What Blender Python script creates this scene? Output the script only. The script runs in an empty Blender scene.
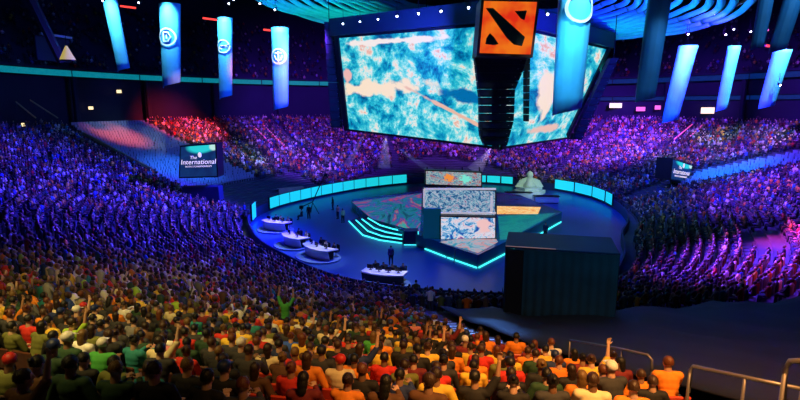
import bpy, bmesh, math, random
import numpy as np
from mathutils import Vector, Matrix, Euler
rnd = random.Random(7)
C = bpy.context.scene.collection
sc = bpy.context.scene
# ------------------------------------------------------------------ camera
F, PITCH, H = 530., math.radians(10.2), 14.
cam = bpy.data.objects.new('camera', bpy.data.cameras.new('camera')); C.objects.link(cam)
cam.location = (0, 0, H); cam.rotation_euler = (math.pi/2 - PITCH, 0, 0)
cam.data.sensor_width = 36; cam.data.lens = F*36/800; cam.data.clip_end = 500
sc.camera = cam

def aty(px, py, Y):
    x, y = (px-400)/F, (200-py)/F
    c, s = math.cos(PITCH), math.sin(PITCH)
    t = Y/(c+y*s)
    return Vector((x*t, Y, H+(-s+y*c)*t))
def atz(px, py, z):
    x, y = (px-400)/F, (200-py)/F
    c, s = math.cos(PITCH), math.sin(PITCH)
    t = (z-H)/(-s+y*c)
    return Vector((x*t, (c+y*s)*t, z))
def proj(x, y, z):
    c, s = math.cos(PITCH), math.sin(PITCH)
    z = z-H; f = y*c-z*s; u = y*s+z*c
    if f < .3: return (-9999, -9999)
    return 400+F*x/f, 200-F*u/f
# ------------------------------------------------------------------ bowl maths
CX, CY = 6., 66.
_BP = [(-170,24.4),(-153,24.4),(-127,26.5),(-110,29.6),(-95,30.6),(-84,31.2),(-73,30.4),(-62,26.4),(-50,23.4),(-37,20.9),(-18,21.2),(0,22.4),(14,24),(32,27),(48,28.6),(66,29.8),(91,29.8),(112,26.2),(133,23.6),(152,23),(172,24)]
def _base():
    A = np.array([p[0] for p in _BP], float); R = np.array([p[1] for p in _BP], float)
    g = np.arange(-180, 180, 1.); r = np.interp(g, np.r_[A-360, A, A+360], np.r_[R, R, R])
    k = np.exp(-.5*(np.arange(-12, 13)/4.5)**2); k /= k.sum()
    return np.convolve(np.r_[r[-12:], r, r[:12]], k, 'valid')
_BR = _base()
def BR(t):
    a = math.degrees(t) % 360; a = (a+180) % 360; i = int(a); f = a-i
    return _BR[i % 360]*(1-f)+_BR[(i+1) % 360]*f
def ER(t): return 1/math.sqrt((math.cos(t)/59.)**2+(math.sin(t)/64.5)**2)
def rad(t, d):
    b, e = BR(t), ER(t)
    return b+(e-b)*d/34 if d < 34 else e+d-34
def pt(t, d):
    r = rad(t, d); return CX+r*math.cos(t), CY+r*math.sin(t)
def zt(d): return .1+.24*d+.0023*d*d
def td(x, y):
    t = math.atan2(y-CY, x-CX); r = math.hypot(x-CX, y-CY); b, e = BR(t), ER(t)
    return t, ((r-b)/(e-b)*34 if r < e else r-e+34)
def hit(px, py, dz=0., dmax=34.):
    """the point of the stand seen at a place in the photograph, found once to lay things out on it"""
    a = aty(px, py, 1.)-Vector((0, 0, H)); s = 1.
    while s < 170:
        x, y, z = a.x*s, a.y*s, H+a.z*s; t, d = td(x, y)
        if (s > 12 and d > dmax) or (0 <= d <= 34 and z < zt(d)+dz) or z < 0: return Vector((x, y, z)), t, d
        s += .05
    return Vector((x, y, z)), t, d
# ------------------------------------------------------------------ materials
def _mat(name):
    m = bpy.data.materials.new(name); m.use_nodes = True
    return m, m.node_tree.nodes, m.node_tree.links, m.node_tree.nodes['Principled BSDF']
def mat(name, col, rough=.6, metal=0., emit=None, es=0., noise=0., scale=8., alpha=None):
    m, N, L, b = _mat(name)
    b.inputs['Base Color'].default_value = (*col, 1); b.inputs['Roughness'].default_value = rough
    b.inputs['Metallic'].default_value = metal
    if emit: b.inputs['Emission Color'].default_value = (*emit, 1); b.inputs['Emission Strength'].default_value = es
    if noise:
        tc = N.new('ShaderNodeTexCoord'); n = N.new('ShaderNodeTexNoise'); n.inputs['Scale'].default_value = scale
        r = N.new('ShaderNodeMapRange'); r.inputs['To Min'].default_value = 1-noise; r.inputs['To Max'].default_value = 1+noise
        x = N.new('ShaderNodeMix'); x.data_type = 'RGBA'; x.blend_type = 'MULTIPLY'; x.inputs['Factor'].default_value = 1
        x.inputs['A'].default_value = (*col, 1)
        L.new(tc.outputs['Object'], n.inputs['Vector']); L.new(n.outputs['Fac'], r.inputs['Value'])
        L.new(r.outputs[0], x.inputs['B']); L.new(x.outputs['Result'], b.inputs['Base Color'])
    return m
def objmat(name, rough=.8, noise=.15, scale=14.):
    m, N, L, b = _mat(name); b.inputs['Roughness'].default_value = rough
    o = N.new('ShaderNodeObjectInfo'); tc = N.new('ShaderNodeTexCoord')
    n = N.new('ShaderNodeTexNoise'); n.inputs['Scale'].default_value = scale
    r = N.new('ShaderNodeMapRange'); r.inputs['To Min'].default_value = 1-noise; r.inputs['To Max'].default_value = 1+noise
    x = N.new('ShaderNodeMix'); x.data_type = 'RGBA'; x.blend_type = 'MULTIPLY'; x.inputs['Factor'].default_value = 1
    L.new(tc.outputs['Object'], n.inputs['Vector']); L.new(n.outputs['Fac'], r.inputs['Value'])
    L.new(o.outputs['Color'], x.inputs['A']); L.new(r.outputs[0], x.inputs['B']); L.new(x.outputs['Result'], b.inputs['Base Color'])
    return m
M = dict(
 skin=objmat('skin', .55, .05), cloth=objmat('cloth'), denim=objmat('denim', .85, .2, 30), hair=objmat('hair', .5, .3, 60),
 eye=mat('eye', (.02,.015,.01), .2), lip=mat('lip', (.35,.1,.08), .5), shoe=mat('shoe', (.03,.03,.035), .5, noise=.2),
 seat=objmat('seat_plastic', .45, .1), dark=mat('dark_metal', (.015,.016,.02), .45, .6), black=mat('black_cloth', (.010,.013,.02), .9, noise=.4, scale=1.5),
 blackgloss=mat('black_gloss', (.01,.01,.014), .25), concrete=mat('terrace_concrete', (.07,.07,.085), .8, noise=.35, scale=.6),
 wall=mat('arena_wall', (.014,.016,.03), .8, noise=.3, scale=.3), ceil=mat('roof_deck', (.03,.03,.045), .8, noise=.4, scale=.15),
 rail=mat('brushed_rail', (.30,.26,.25), .42, .6), white=mat('white_laminate', (.85,.84,.8), .4, noise=.05),
 floor=mat('blue_floor_covering', (.015,.07,.26), .35, noise=.25, scale=.12), teal=mat('teal_stage_deck', (.02,.22,.26), .25, noise=.4, scale=.35),
 cyanled=mat('cyan_led_tube', (.1,.8,.8), .4, emit=(.06,.85,.85), es=1.5), lens=mat('lamp_lens', (.9,.9,1), .2, emit=(.75,.78,1), es=14),
 statue=mat('pale_bronze', (.5,.62,.5), .5, .0, noise=.2), drape=mat('black_drape', (.014,.013,.02), .75, noise=.4, scale=.5),
 fabric=mat('teal_fabric', (.05,.50,.52), .8, noise=.35, scale=.5), banner=mat('blue_banner_fabric', (.065,.50,.85), .7, noise=.25, scale=.7),
 bannerdark=mat('navy_banner_fabric', (.012,.10,.26), .7, noise=.3, scale=.7), housing=mat('black_housing', (.006,.01,.03), .6), navy=mat('navy_panel', (.01,.03,.10), .6, noise=.3, scale=.4),
 redled=mat('red_led', (.4,.02,.02), .4, emit=(1,.06,.05), es=1.6), tan=mat('lit_tan_board', (.55,.36,.22), .6, noise=.25, scale=3),
 wlight=mat('warm_suite_light', (.9,.8,.5), .5, emit=(1,.75,.4), es=1.4), plight=mat('pink_suite_light', (.9,.3,.4), .5, emit=(1,.18,.3), es=.9),
 yellowstep=mat('tan_step_edge', (.42,.33,.12), .6), emblem=mat('pale_emblem_print', (.75,.85,.9), .7), emblemdark=mat('dark_emblem_print', (.02,.1,.2), .7),
)
def ledmat(name, ramp, scale, es, blobs=(), detail=6, distort=1.2, uvscale=(1, 1)):
    """a running LED picture: warped noise through a colour ramp, with soft blobs of other colours, in UV space"""
    m, N, L, b = _mat(name)
    tc = N.new('ShaderNodeTexCoord'); mp = N.new('ShaderNodeMapping'); mp.inputs['Scale'].default_value = (uvscale[0], uvscale[1], 1)
    L.new(tc.outputs['UV'], mp.inputs['Vector'])
    n = N.new('ShaderNodeTexNoise'); n.inputs['Scale'].default_value = scale; n.inputs['Detail'].default_value = detail
    n.inputs['Roughness'].default_value = .74; n.inputs['Distortion'].default_value = distort
    L.new(mp.outputs[0], n.inputs['Vector'])
    cr = N.new('ShaderNodeValToRGB'); L.new(n.outputs['Fac'], cr.inputs[0])
    e = cr.color_ramp.elements
    while len(e) < len(ramp): e.new(.5)
    for k, (p, c) in enumerate(ramp): e[k].position = p; e[k].color = (*c, 1)
    out = cr.outputs[0]
    sep = N.new('ShaderNodeSeparateXYZ'); L.new(tc.outputs['UV'], sep.inputs[0])
    for (u, v, ru, rv, ang, col, wob) in blobs:
        mp2 = N.new('ShaderNodeMapping'); mp2.vector_type = 'TEXTURE'
        mp2.inputs['Location'].default_value = (u, v, 0); mp2.inputs['Rotation'].default_value = (0, 0, ang); mp2.inputs['Scale'].default_value = (ru, rv, 1)
        L.new(tc.outputs['UV'], mp2.inputs['Vector'])
        fl = N.new('ShaderNodeVectorMath'); fl.operation = 'MULTIPLY'; fl.inputs[1].default_value = (1, 1, 0); L.new(mp2.outputs[0], fl.inputs[0])
        ln = N.new('ShaderNodeVectorMath'); ln.operation = 'LENGTH'; L.new(fl.outputs[0], ln.inputs[0])
        ad = N.new('ShaderNodeMath'); ad.operation = 'MULTIPLY_ADD'; ad.inputs[1].default_value = wob
        n2 = N.new('ShaderNodeTexNoise'); n2.inputs['Scale'].default_value = scale*1.7; n2.inputs['Detail'].default_value = 4; L.new(mp.outputs[0], n2.inputs['Vector'])
        L.new(n2.outputs['Fac'], ad.inputs[0]); L.new(ln.outputs['Value'], ad.inputs[2])
        mr = N.new('ShaderNodeMapRange'); mr.inputs['From Min'].default_value = .75+wob*.5; mr.inputs['From Max'].default_value = 1.15+wob*.5
        mr.inputs['To Min'].default_value = 1; mr.inputs['To Max'].default_value = 0; L.new(ad.outputs[0], mr.inputs['Value'])
        mx = N.new('ShaderNodeMix'); mx.data_type = 'RGBA'; L.new(mr.outputs[0], mx.inputs['Factor']); L.new(out, mx.inputs['A']); mx.inputs['B'].default_value = (*col, 1)
        out = mx.outputs['Result']
    b.inputs['Base Color'].default_value = (.01, .01, .01, 1); b.inputs['Roughness'].default_value = .5
    L.new(out, b.inputs['Emission Color']); b.inputs['Emission Strength'].default_value = es
    return m
# ------------------------------------------------------------------ object helpers
def tag(o, label=None, cat=None, group=None, kind=None):
    if label: o['label'] = label
    if cat: o['category'] = cat
    if group: o['group'] = group
    if kind: o['kind'] = kind
    return o
def empty(name, loc=(0, 0, 0), rz=0., label=None, cat=None, group=None):
    o = bpy.data.objects.new(name, None); C.objects.link(o); o.location = loc; o.rotation_euler = (0, 0, rz)
    return tag(o, label, cat, group)
class MB:
    def __init__(s): s.v = []; s.f = []; s.mi = []; s.uv = {}
    def add(s, vs, fs, mi=0):
        b = len(s.v); s.v += [tuple(v) for v in vs]; s.f += [tuple(i+b for i in f) for f in fs]; s.mi += [mi]*len(fs); return s
    def box(s, c, d, rz=0., mi=0, rot=None):
        R = rot if rot is not None else Matrix.Rotation(rz, 3, 'Z')
        vs = [Vector(c)+R@Vector((x*d[0]/2, y*d[1]/2, z*d[2]/2)) for x in (-1, 1) for y in (-1, 1) for z in (-1, 1)]
        return s.add(vs, [(0,1,3,2),(4,6,7,5),(0,4,5,1),(2,3,7,6),(0,2,6,4),(1,5,7,3)], mi)
    def bbox(s, c, d, bev=.02, rz=0., mi=0, rot=None):
        """a box with chamfered edges"""
        bm = bmesh.new(); bmesh.ops.create_cube(bm, size=1); bmesh.ops.scale(bm, vec=d, verts=bm.verts)
        bmesh.ops.bevel(bm, geom=bm.edges[:], offset=min(bev, min(d)*.45), segments=1, affect='EDGES')
        R = rot if rot is not None else Matrix.Rotation(rz, 3, 'Z')
        bm.verts.index_update(); s.add([Vector(c)+R@v.co for v in bm.verts], [[v.index for v in f.verts] for f in bm.faces], mi); bm.free(); return s
    def tube(s, pts, r, n=8, mi=0, cap=True):
        pts = [Vector(p) for p in pts]; rs = r if isinstance(r, (list, tuple)) else [r]*len(pts)
        rings = []
        for i, p in enumerate(pts):
            t = (pts[min(i+1, len(pts)-1)]-pts[max(i-1, 0)]).normalized()
            u = t.cross(Vector((0, 0, 1)));
            if u.length < .05: u = t.cross(Vector((0, 1, 0)))
            u.normalize(); w = t.cross(u)
            rings.append([p+(u*math.cos(2*math.pi*k/n)+w*math.sin(2*math.pi*k/n))*rs[i] for k in range(n)])
        vs = [v for q in rings for v in q]
        fs = [(i*n+k, i*n+(k+1) % n, (i+1)*n+(k+1) % n, (i+1)*n+k) for i in range(len(pts)-1) for k in range(n)]
        if cap: fs += [tuple(range(n))[::-1], tuple((len(pts)-1)*n+k for k in range(n))]
        return s.add(vs, fs, mi)
    def lathe(s, prof, c=(0, 0, 0), n=16, mi=0):
        c = Vector(c); vs = [c+Vector((r*math.cos(2*math.pi*k/n), r*math.sin(2*math.pi*k/n), z)) for r, z in prof for k in range(n)]
        fs = [(i*n+k, i*n+(k+1) % n, (i+1)*n+(k+1) % n, (i+1)*n+k) for i in range(len(prof)-1) for k in range(n)]
        return s.add(vs, fs+[tuple(range(n))[::-1], tuple((len(prof)-1)*n+k for k in range(n))], mi)
    def ell(s, c, r, rot=None, nu=14, nv=9, mi=0):
        R = rot or Matrix.Identity(3); c = Vector(c); vs = [c+R@Vector((0, 0, -r[2]))]
        for j in range(1, nv):
            a = -math.pi/2+math.pi*j/nv
            vs += [c+R@Vector((r[0]*math.cos(a)*math.cos(2*math.pi*k/nu), r[1]*math.cos(a)*math.sin(2*math.pi*k/nu), r[2]*math.sin(a))) for k in range(nu)]
        vs.append(c+R@Vector((0, 0, r[2]))); fs = [(0, 1+(k+1) % nu, 1+k) for k in range(nu)]
        for j in range(nv-2): fs += [(1+j*nu+k, 1+j*nu+(k+1) % nu, 1+(j+1)*nu+(k+1) % nu, 1+(j+1)*nu+k) for k in range(nu)]
        o = 1+(nv-2)*nu; fs += [(o+k, o+(k+1) % nu, len(vs)-1) for k in range(nu)]
        return s.add(vs, fs, mi)
    def grid(s, rows, thick=0., mi=0, closed=False):
        """rows of points -> surface, with thickness along a given vector"""
        nr, nc = len(rows), len(rows[0]); vs = [Vector(p) for r in rows for p in r]
        fs = [(i*nc+k, i*nc+k+1, (i+1)*nc+k+1, (i+1)*nc+k) for i in range(nr-1) for k in range(nc-1)]
        return s.add(vs, fs, mi)
    def mesh(s, name, mats):
        me = bpy.data.meshes.new(name); me.from_pydata(s.v, [], s.f)
        for m in (mats if isinstance(mats, (list, tuple)) else [mats]): me.materials.append(m)
        if any(s.mi): me.polygons.foreach_set('material_index', s.mi)
        me.update(); return me
    def build(s, name, mats, parent=None, smooth=False, solid=0., bevel=0.):
        me = s.mesh(name, mats)
        bm = bmesh.new(); bm.from_mesh(me); bmesh.ops.recalc_face_normals(bm, faces=bm.faces); bm.to_mesh(me); bm.free()
        if smooth:
            me.polygons.foreach_set('use_smooth', [True]*len(me.polygons))
        o = bpy.data.objects.new(name, me); C.objects.link(o); o.parent = parent
        if solid: q = o.modifiers.new('solid', 'SOLIDIFY'); q.thickness = solid; q.offset = 0
        return o
def struct(name, mb, m, **k): return tag(mb.build(name, m, **k), kind='structure')
def quad_uv(name, corners, m, parent=None, nu=1):
    """a flat display face with UVs; corners BL, BR, TR, TL"""
    me = bpy.data.meshes.new(name); me.from_pydata([tuple(c) for c in corners], [], [(0, 1, 2, 3)]); me.materials.append(m)
    uv = me.uv_layers.new(name='UVMap')
    for i, c in enumerate([(0, 0), (1, 0), (1, 1), (0, 1)]): uv.data[i].uv = c
    o = bpy.data.objects.new(name, me); C.objects.link(o); o.parent = parent; return o
def text_mesh(name, body, size, m, parent, loc, rot, extrude=.01, shear=0.):
    cu = bpy.data.curves.new(name, 'FONT'); cu.body = body; cu.size = size; cu.align_x = 'CENTER'; cu.align_y = 'CENTER'; cu.extrude = extrude; cu.shear = shear
    t = bpy.data.objects.new(name, cu); C.objects.link(t)
    bpy.context.view_layer.update()
    me = bpy.data.meshes.new_from_object(t.evaluated_get(bpy.context.evaluated_depsgraph_get())); bpy.data.objects.remove(t)
    me.materials.clear(); me.materials.append(m)
    o = bpy.data.objects.new(name, me); C.objects.link(o); o.location = loc; o.rotation_euler = rot; o.parent = parent; return o
def face_frame(bl, br, tl):
    """rotation + axes of an upright panel given three corners"""
    x = (Vector(br)-Vector(bl)).normalized(); y = (Vector(tl)-Vector(bl)).normalized(); z = x.cross(y).normalized(); y = z.cross(x)
    return Matrix((x, y, z)).transposed()
def screen_panel(name, bl, br, tr, tl, m, frame_m, parent, border=.25, depth=.5, dname='display'):
    """frame slab (child) and display face just proud of it (sub-part)"""
    bl, br, tr, tl = map(Vector, (bl, br, tr, tl)); n = (br-bl).cross(tl-bl).normalized()
    def grow(p, a, b): return p-((a-p).normalized()+(b-p).normalized())*border
    o = [grow(bl, br, tl), grow(br, bl, tr), grow(tr, tl, br), grow(tl, tr, bl)]
    mb = MB(); mb.add([p-n*.02 for p in o]+[p-n*depth for p in o], [(0,1,2,3),(4,7,6,5),(0,4,5,1),(1,5,6,2),(2,6,7,3),(3,7,4,0)])
    f = mb.build(name, frame_m, parent)
    d = quad_uv(dname, [p+n*.02 for p in (bl, br, tr, tl)], m, f)
    return f, n
def light(name, kind, loc, target, power, col, size=1., spot=60, blend=.5):
    l = bpy.data.lights.new(name, kind); l.energy = power; l.color = col
    if kind == 'SPOT': l.spot_size = math.radians(spot); l.spot_blend = blend; l.shadow_soft_size = size
    elif kind == 'AREA': l.size = size
    else: l.shadow_soft_size = size
    o = bpy.data.objects.new(name, l); C.objects.link(o); o.location = loc
    o.rotation_euler = (Vector(target)-Vector(loc)).to_track_quat('-Z', 'Y').to_euler(); return o
#@@PART2
# ------------------------------------------------------------------ the setting
NT = 260
def ring(d, z, t0=0., t1=2*math.pi, n=NT):
    return [(*pt(t0+(t1-t0)*k/n, d), z) for k in range(n+1)]
mb = MB(); mb.add([(CX, CY, 0.)]+ring(0, 0.)[:-1], [(0, 1+k, 1+(k+1) % NT) for k in range(NT)])
struct('floor', mb, M['floor'])
ROW, NROW = .85, 40
mb = MB(); rows = []
for k in range(NROW):
    z = zt(k*ROW+.5)
    rows += [ring(k*ROW, z), ring((k+1)*ROW, z)]
mb.grid(rows); struct('terrace', mb, M['concrete'])
mb = MB(); mb.grid([ring(-.15, 0.), ring(-.15, 1.15), ring(0., 1.15), ring(0., .2)]); struct('wall_rink', mb, M['navy'])
mb = MB(); mb.grid([ring(34, zt(33.5)), ring(38, zt(33.5)), ring(38, 18.4), ring(36.9, 18.4), ring(36.9, 19.9), ring(37.3, 19.9), ring(37.3, 19.4)]); struct('wall_concourse', mb, M['wall'])
mb = MB(); rows = []
for k in range(26):
    z = 19.4+k*.62; rows += [ring(37.3+k, z), ring(38.3+k, z)]
mb.grid(rows); struct('terrace_upper', mb, M['wall'])
mb = MB(); mb.grid([ring(63, 35), ring(63, 44)]); struct('wall_bowl', mb, M['wall'])
mb = MB(); mb.add(ring(64, 42.)[:-1], [tuple(range(NT))]); struct('ceiling', mb, M['ceil'])

# ------------------------------------------------------------------ people: full figures
def yaw(v, a): return Matrix.Rotation(a, 3, 'Z')@Vector(v)
def capsule(mb, a, b, ra, rb, n=12):
    a, b = Vector(a), Vector(b)
    mb.tube([a, a.lerp(b, .33), a.lerp(b, .66), b], [ra, ra*.7+rb*.35, ra*.4+rb*.62, rb], n)
    mb.ell(a, (ra,)*3, nu=n, nv=7); mb.ell(b, (rb,)*3, nu=n, nv=7)
def torso(mb, P, g=0.):
    pel, sp, ch, nk = P['pelvis'], P['spine'], P['chest'], P['neck']
    up = (nk-pel).normalized(); q = Vector((0, 0, 1)).rotation_difference(up).to_matrix()
    for p, r in ((pel, (.165, .13, .12)), (pel.lerp(sp, .6), (.155, .115, .13)), (sp, (.15, .11, .14)), (sp.lerp(ch, .6), (.165, .118, .13)), (ch, (.175, .12, .13)), (ch.lerp(nk, .35), (.15, .10, .085))):
        mb.ell(p, tuple(x+g for x in r), q)
    for s in ('L', 'R'): capsule(mb, ch.lerp(nk, .45), P['sh'+s], .06+g, .062+g)
def limbs_up(mb, P, g=0., fore=True, wr=None):
    for s in ('L', 'R'):
        capsule(mb, P['sh'+s], P['el'+s], .056+g, .043+g)
        if fore: capsule(mb, P['el'+s], P['wr'+s], .041+g, .028+g)
def limbs_low(mb, P, g=0.):
    for s in ('L', 'R'):
        capsule(mb, P['hi'+s], P['kn'+s], .092+g, .06+g); capsule(mb, P['kn'+s], P['an'+s], .058+g, .042+g)
def hand(mb, wr, el, side, curl):
    f = (wr-el).normalized(); up = Vector((0, 0, 1)) if abs(f.z) < .9 else Vector((0, 1, 0))
    r = f.cross(up).normalized(); n = r.cross(f).normalized()
    pc = wr+f*.05
    R = Matrix((r, f, n)).transposed(); mb.ell(pc, (.042, .052, .018), R, 10, 7)
    for i, ln in enumerate((.066, .078, .074, .058)):
        o = wr+f*.088+r*(-.033+.022*i); k1 = o+(f*math.cos(curl)-n*math.sin(curl))*ln*.5
        k2 = k1+(f*math.cos(2.2*curl)-n*math.sin(2.2*curl))*ln*.5; mb.tube([o-f*.01, k1, k2], [.0098, .009, .0075], 7)
    o = wr+f*.03-r*side*.035; k1 = o+(f*.7-r*side*.75).normalized()*.038; k2 = k1+(f*.95-r*side*.2-n*.4).normalized()*.032
    mb.tube([o, k1, k2], [.0125, .0105, .009], 7)
def head(mb, P):
    c, R = P['head'], P['headR']; w = lambda v: c+R@Vector(v)
    mb.ell(w((0, -.008, .022)), (.076, .094, .092), R, 20, 14); mb.ell(w((0, .02, -.045)), (.056, .068, .07), R, 16, 10)
    mb.ell(w((0, .062, -.095)), (.026, .022, .02), R, 10, 7)
    mb.tube([w((0, .082, .02)), w((0, .108, -.028)), w((0, .088, -.034))], [.009, .017, .01], 8)
    mb.ell(w((0, .088, -.062)), (.027, .012, .011), R, 10, 6); mb.ell(w((0, .08, .03)), (.05, .014, .011), R, 12, 6)
    for s in (-1, 1): mb.ell(w((s*.078, -.005, -.008)), (.011, .022, .034), R, 8, 7)
def remesh(mb, name, vox, mats, smooth=2, shrink=.5):
    o = mb.build('tmp', mats[0]); m = o.modifiers.new('r', 'REMESH'); m.mode = 'VOXEL'; m.voxel_size = vox
    s = o.modifiers.new('s', 'SMOOTH'); s.factor = shrink; s.iterations = smooth
    bpy.context.view_layer.update()
    me = bpy.data.meshes.new_from_object(o.evaluated_get(bpy.context.evaluated_depsgraph_get())); me.name = name
    old = o.data; bpy.data.objects.remove(o); bpy.data.meshes.remove(old)
    me.materials.clear()
    for q in mats: me.materials.append(q)
    me.polygons.foreach_set('use_smooth', [True]*len(me.polygons)); return me
def pose(kind):
    V = Vector; P = {}
    seated = kind not in ('standing', 'cheering')
    if seated:
        lean = {'upright': 0., 'leaning': .30, 'phone': .06, 'slouching': -.10, 'waving': .05, 'turned': .05}[kind]
        base = V((0, 0, .55)); up = V((0, math.sin(lean), math.cos(lean)))
        P['pelvis'] = base; P['spine'] = base+up*.22; P['chest'] = base+up*.42+V((0, .02*math.sin(lean), 0)); P['neck'] = base+up*.585
        for s, q in (('L', -1), ('R', 1)):
            P['hi'+s] = base+V((q*.09, .02, -.02)); P['kn'+s] = V((q*.14, .46, .52)); P['an'+s] = V((q*.13, .45, .10))
    else:
        up = V((0, 0, 1)); base = V((0, 0, .95)); P['pelvis'] = base; P['spine'] = base+up*.22; P['chest'] = base+up*.42; P['neck'] = base+up*.585
        for s, q in (('L', -1), ('R', 1)):
            P['hi'+s] = base+V((q*.09, 0, -.03)); P['kn'+s] = V((q*.12, .04, .50)); P['an'+s] = V((q*.13, -.02, .09))
    n = P['neck']; hy = {'turned': .9, 'waving': -.3, 'phone': 0, 'leaning': .15}.get(kind, 0.); tilt = {'phone': -.35, 'leaning': .05, 'slouching': -.05}.get(kind, -.08)
    P['head'] = n+V((0, .03, .12)); P['headR'] = (Matrix.Rotation(hy, 3, 'Z')@Matrix.Rotation(tilt, 3, 'X'))
    fwd = V((0, 1, 0))
    for s, q in (('L', -1), ('R', 1)):
        sh = P['chest']+up*.075+V((q*.185, 0, 0)); P['sh'+s] = sh
        if kind in ('upright', 'turned'): el = sh+V((q*.06, .08, -.27)); wr = el+V((-q*.10, .22, -.05))
        elif kind == 'leaning': el = V((q*.20, .36, .66)); wr = V((q*.05, .50, .80))
        elif kind == 'phone': el = sh+V((q*.05, .17, -.22)); wr = el+V((-q*.13, .17, .14))
        elif kind == 'slouching': el = sh+V((q*.12, .0, -.26)); wr = el+V((-q*.02, .25, -.02))
        elif kind == 'waving':
            if q > 0: el = sh+V((.14, .06, .22)); wr = el+V((.02, .04, .25))
            else: el = sh+V((q*.06, .08, -.27)); wr = el+V((-q*.10, .22, -.05))
        elif kind == 'standing': el = sh+V((q*.05, -.02, -.28)); wr = el+V((q*.0, .10, -.23))
        else: el = sh+V((q*.12, .06, .23)); wr = el+V((-q*.03, .05, .25))
        P['el'+s] = el; P['wr'+s] = wr
    return P
POSES = ('upright', 'leaning', 'phone', 'slouching', 'waving', 'turned', 'standing', 'cheering')
HAIRS = ('short', 'long', 'cap', 'bun')
BODY, SHIRT, TROUSER, HAIR, PP = {}, {}, {}, {}, {}
for kd in POSES:
    P = pose(kd); PP[kd] = P
    b = MB(); torso(b, P); limbs_up(b, P); limbs_low(b, P); head(b, P); capsule(b, P['chest'].lerp(P['neck'], .7), P['head']-Vector((0, .015, .04)), .062, .056)
    for s, q in (('L', -1), ('R', 1)):
        hand(b, P['wr'+s], P['el'+s], q, .75 if kd == 'phone' else .35)
        b.ell(P['an'+s]+Vector((0, .07, -.05)), (.045, .12, .035))
    me = remesh(b, 'body_'+kd, .0085, (M['skin'], M['eye'], M['lip']), 2, .4)
    R = P['headR']; ct = np.empty(len(me.polygons)*3); me.polygons.foreach_get('center', ct); ct = ct.reshape(-1, 3)
    loc = (ct-np.array(P['head']))@np.array(R)
    mi = np.zeros(len(ct), int)
    for s in (-1, 1): mi[((loc[:, 0]-s*.03)**2/.013**2+(loc[:, 2]-.008)**2/.008**2 < 1) & (loc[:, 1] > .05)] = 1
    mi[((loc[:, 0])**2/.024**2+(loc[:, 2]+.062)**2/.007**2 < 1) & (loc[:, 1] > .05)] = 2
    me.polygons.foreach_set('material_index', mi.astype('i4')); me.update(); BODY[kd] = me
    b = MB(); torso(b, P, .014); limbs_up(b, P, .016, fore=False)
    if kd in ('slouching', 'phone', 'standing'): limbs_up(b, P, .014, True)
    SHIRT[kd] = remesh(b, 'shirt_'+kd, .014, (M['cloth'],), 2)
    b = MB(); limbs_low(b, P, .017); b.ell(P['pelvis']-Vector((0, 0, .03)), (.182, .15, .12))
    me = None
    for s in ('L', 'R'): b.ell(P['an'+s]+Vector((0, .075, -.045)), (.055, .145, .05))
    me = remesh(b, 'trousers_'+kd, .016, (M['denim'], M['shoe']), 1)
    ct = np.empty(len(me.polygons)*3); me.polygons.foreach_get('center', ct); ct = ct.reshape(-1, 3)
    me.polygons.foreach_set('material_index', (ct[:, 2] < .105).astype('i4')); TROUSER[kd] = me
for hk in HAIRS:
    b = MB()
    b.ell((0, -.014, .028), (.085, .10, .098), nu=18, nv=12)
    if hk == 'long':
        b.ell((0, -.05, -.05), (.082, .062, .13)); b.ell((0, -.06, -.13), (.07, .045, .09))
    elif hk == 'short': b.ell((0, -.045, -.02), (.075, .068, .075))
    elif hk == 'bun': b.ell((0, -.045, -.02), (.075, .068, .075)); b.ell((0, -.10, .085), (.038, .038, .036))
    else: b.ell((0, -.02, .045), (.09, .105, .088)); b.add([(-.07, .07, .05), (.07, .07, .05), (.05, .16, .035), (-.05, .16, .035), (-.07, .07, .065), (.07, .07, .065), (.05, .16, .045), (-.05, .16, .045)], [(0,1,2,3),(4,7,6,5),(0,4,5,1),(1,5,6,2),(2,6,7,3),(3,7,4,0)])
    me = remesh(b, 'hair_'+hk, .008, (M['hair'],), 1)
    bm = bmesh.new(); bm.from_mesh(me)                      # open the face
    dl = [v for v in bm.verts if (v.co.y > .045 and v.co.z < .062 and abs(v.co.x) < .2) or (hk != 'long' and v.co.z < -.045-.4*v.co.y) or (v.co.y > -.01 and v.co.z < .0)]
    if hk == 'cap': dl = [v for v in dl if not (v.co.z > .03 and v.co.y > .06)]
    bmesh.ops.delete(bm, geom=dl, context='VERTS'); 
    for v in bm.verts:
        if hk != 'cap': v.co *= 1+.03*math.sin(v.co.x*190+3*math.sin(v.co.z*60))*math.cos(v.co.y*120+v.co.z*90)
    bm.to_mesh(me); bm.free(); HAIR[hk] = me
def person(kd, loc, rz, shirt, trouser, skin, hair, hk, scale=1.):
    o = bpy.data.objects.new('person', BODY[kd]); C.objects.link(o)
    o.location = loc; o.rotation_euler = (0, 0, rz); o.scale = (scale,)*3; o.color = (*skin, 1)
    for nm, me, col in (('shirt', SHIRT[kd], shirt), ('trousers', TROUSER[kd], trouser)):
        c = bpy.data.objects.new(nm, me); C.objects.link(c); c.parent = o; c.color = (*col, 1)
    c = bpy.data.objects.new('cap' if hk == 'cap' else 'hair', HAIR[hk]); C.objects.link(c); c.parent = o; c.color = (*hair, 1)
    c.location = PP[kd]['head']; c.rotation_euler = PP[kd]['headR'].to_euler(); return o
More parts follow.
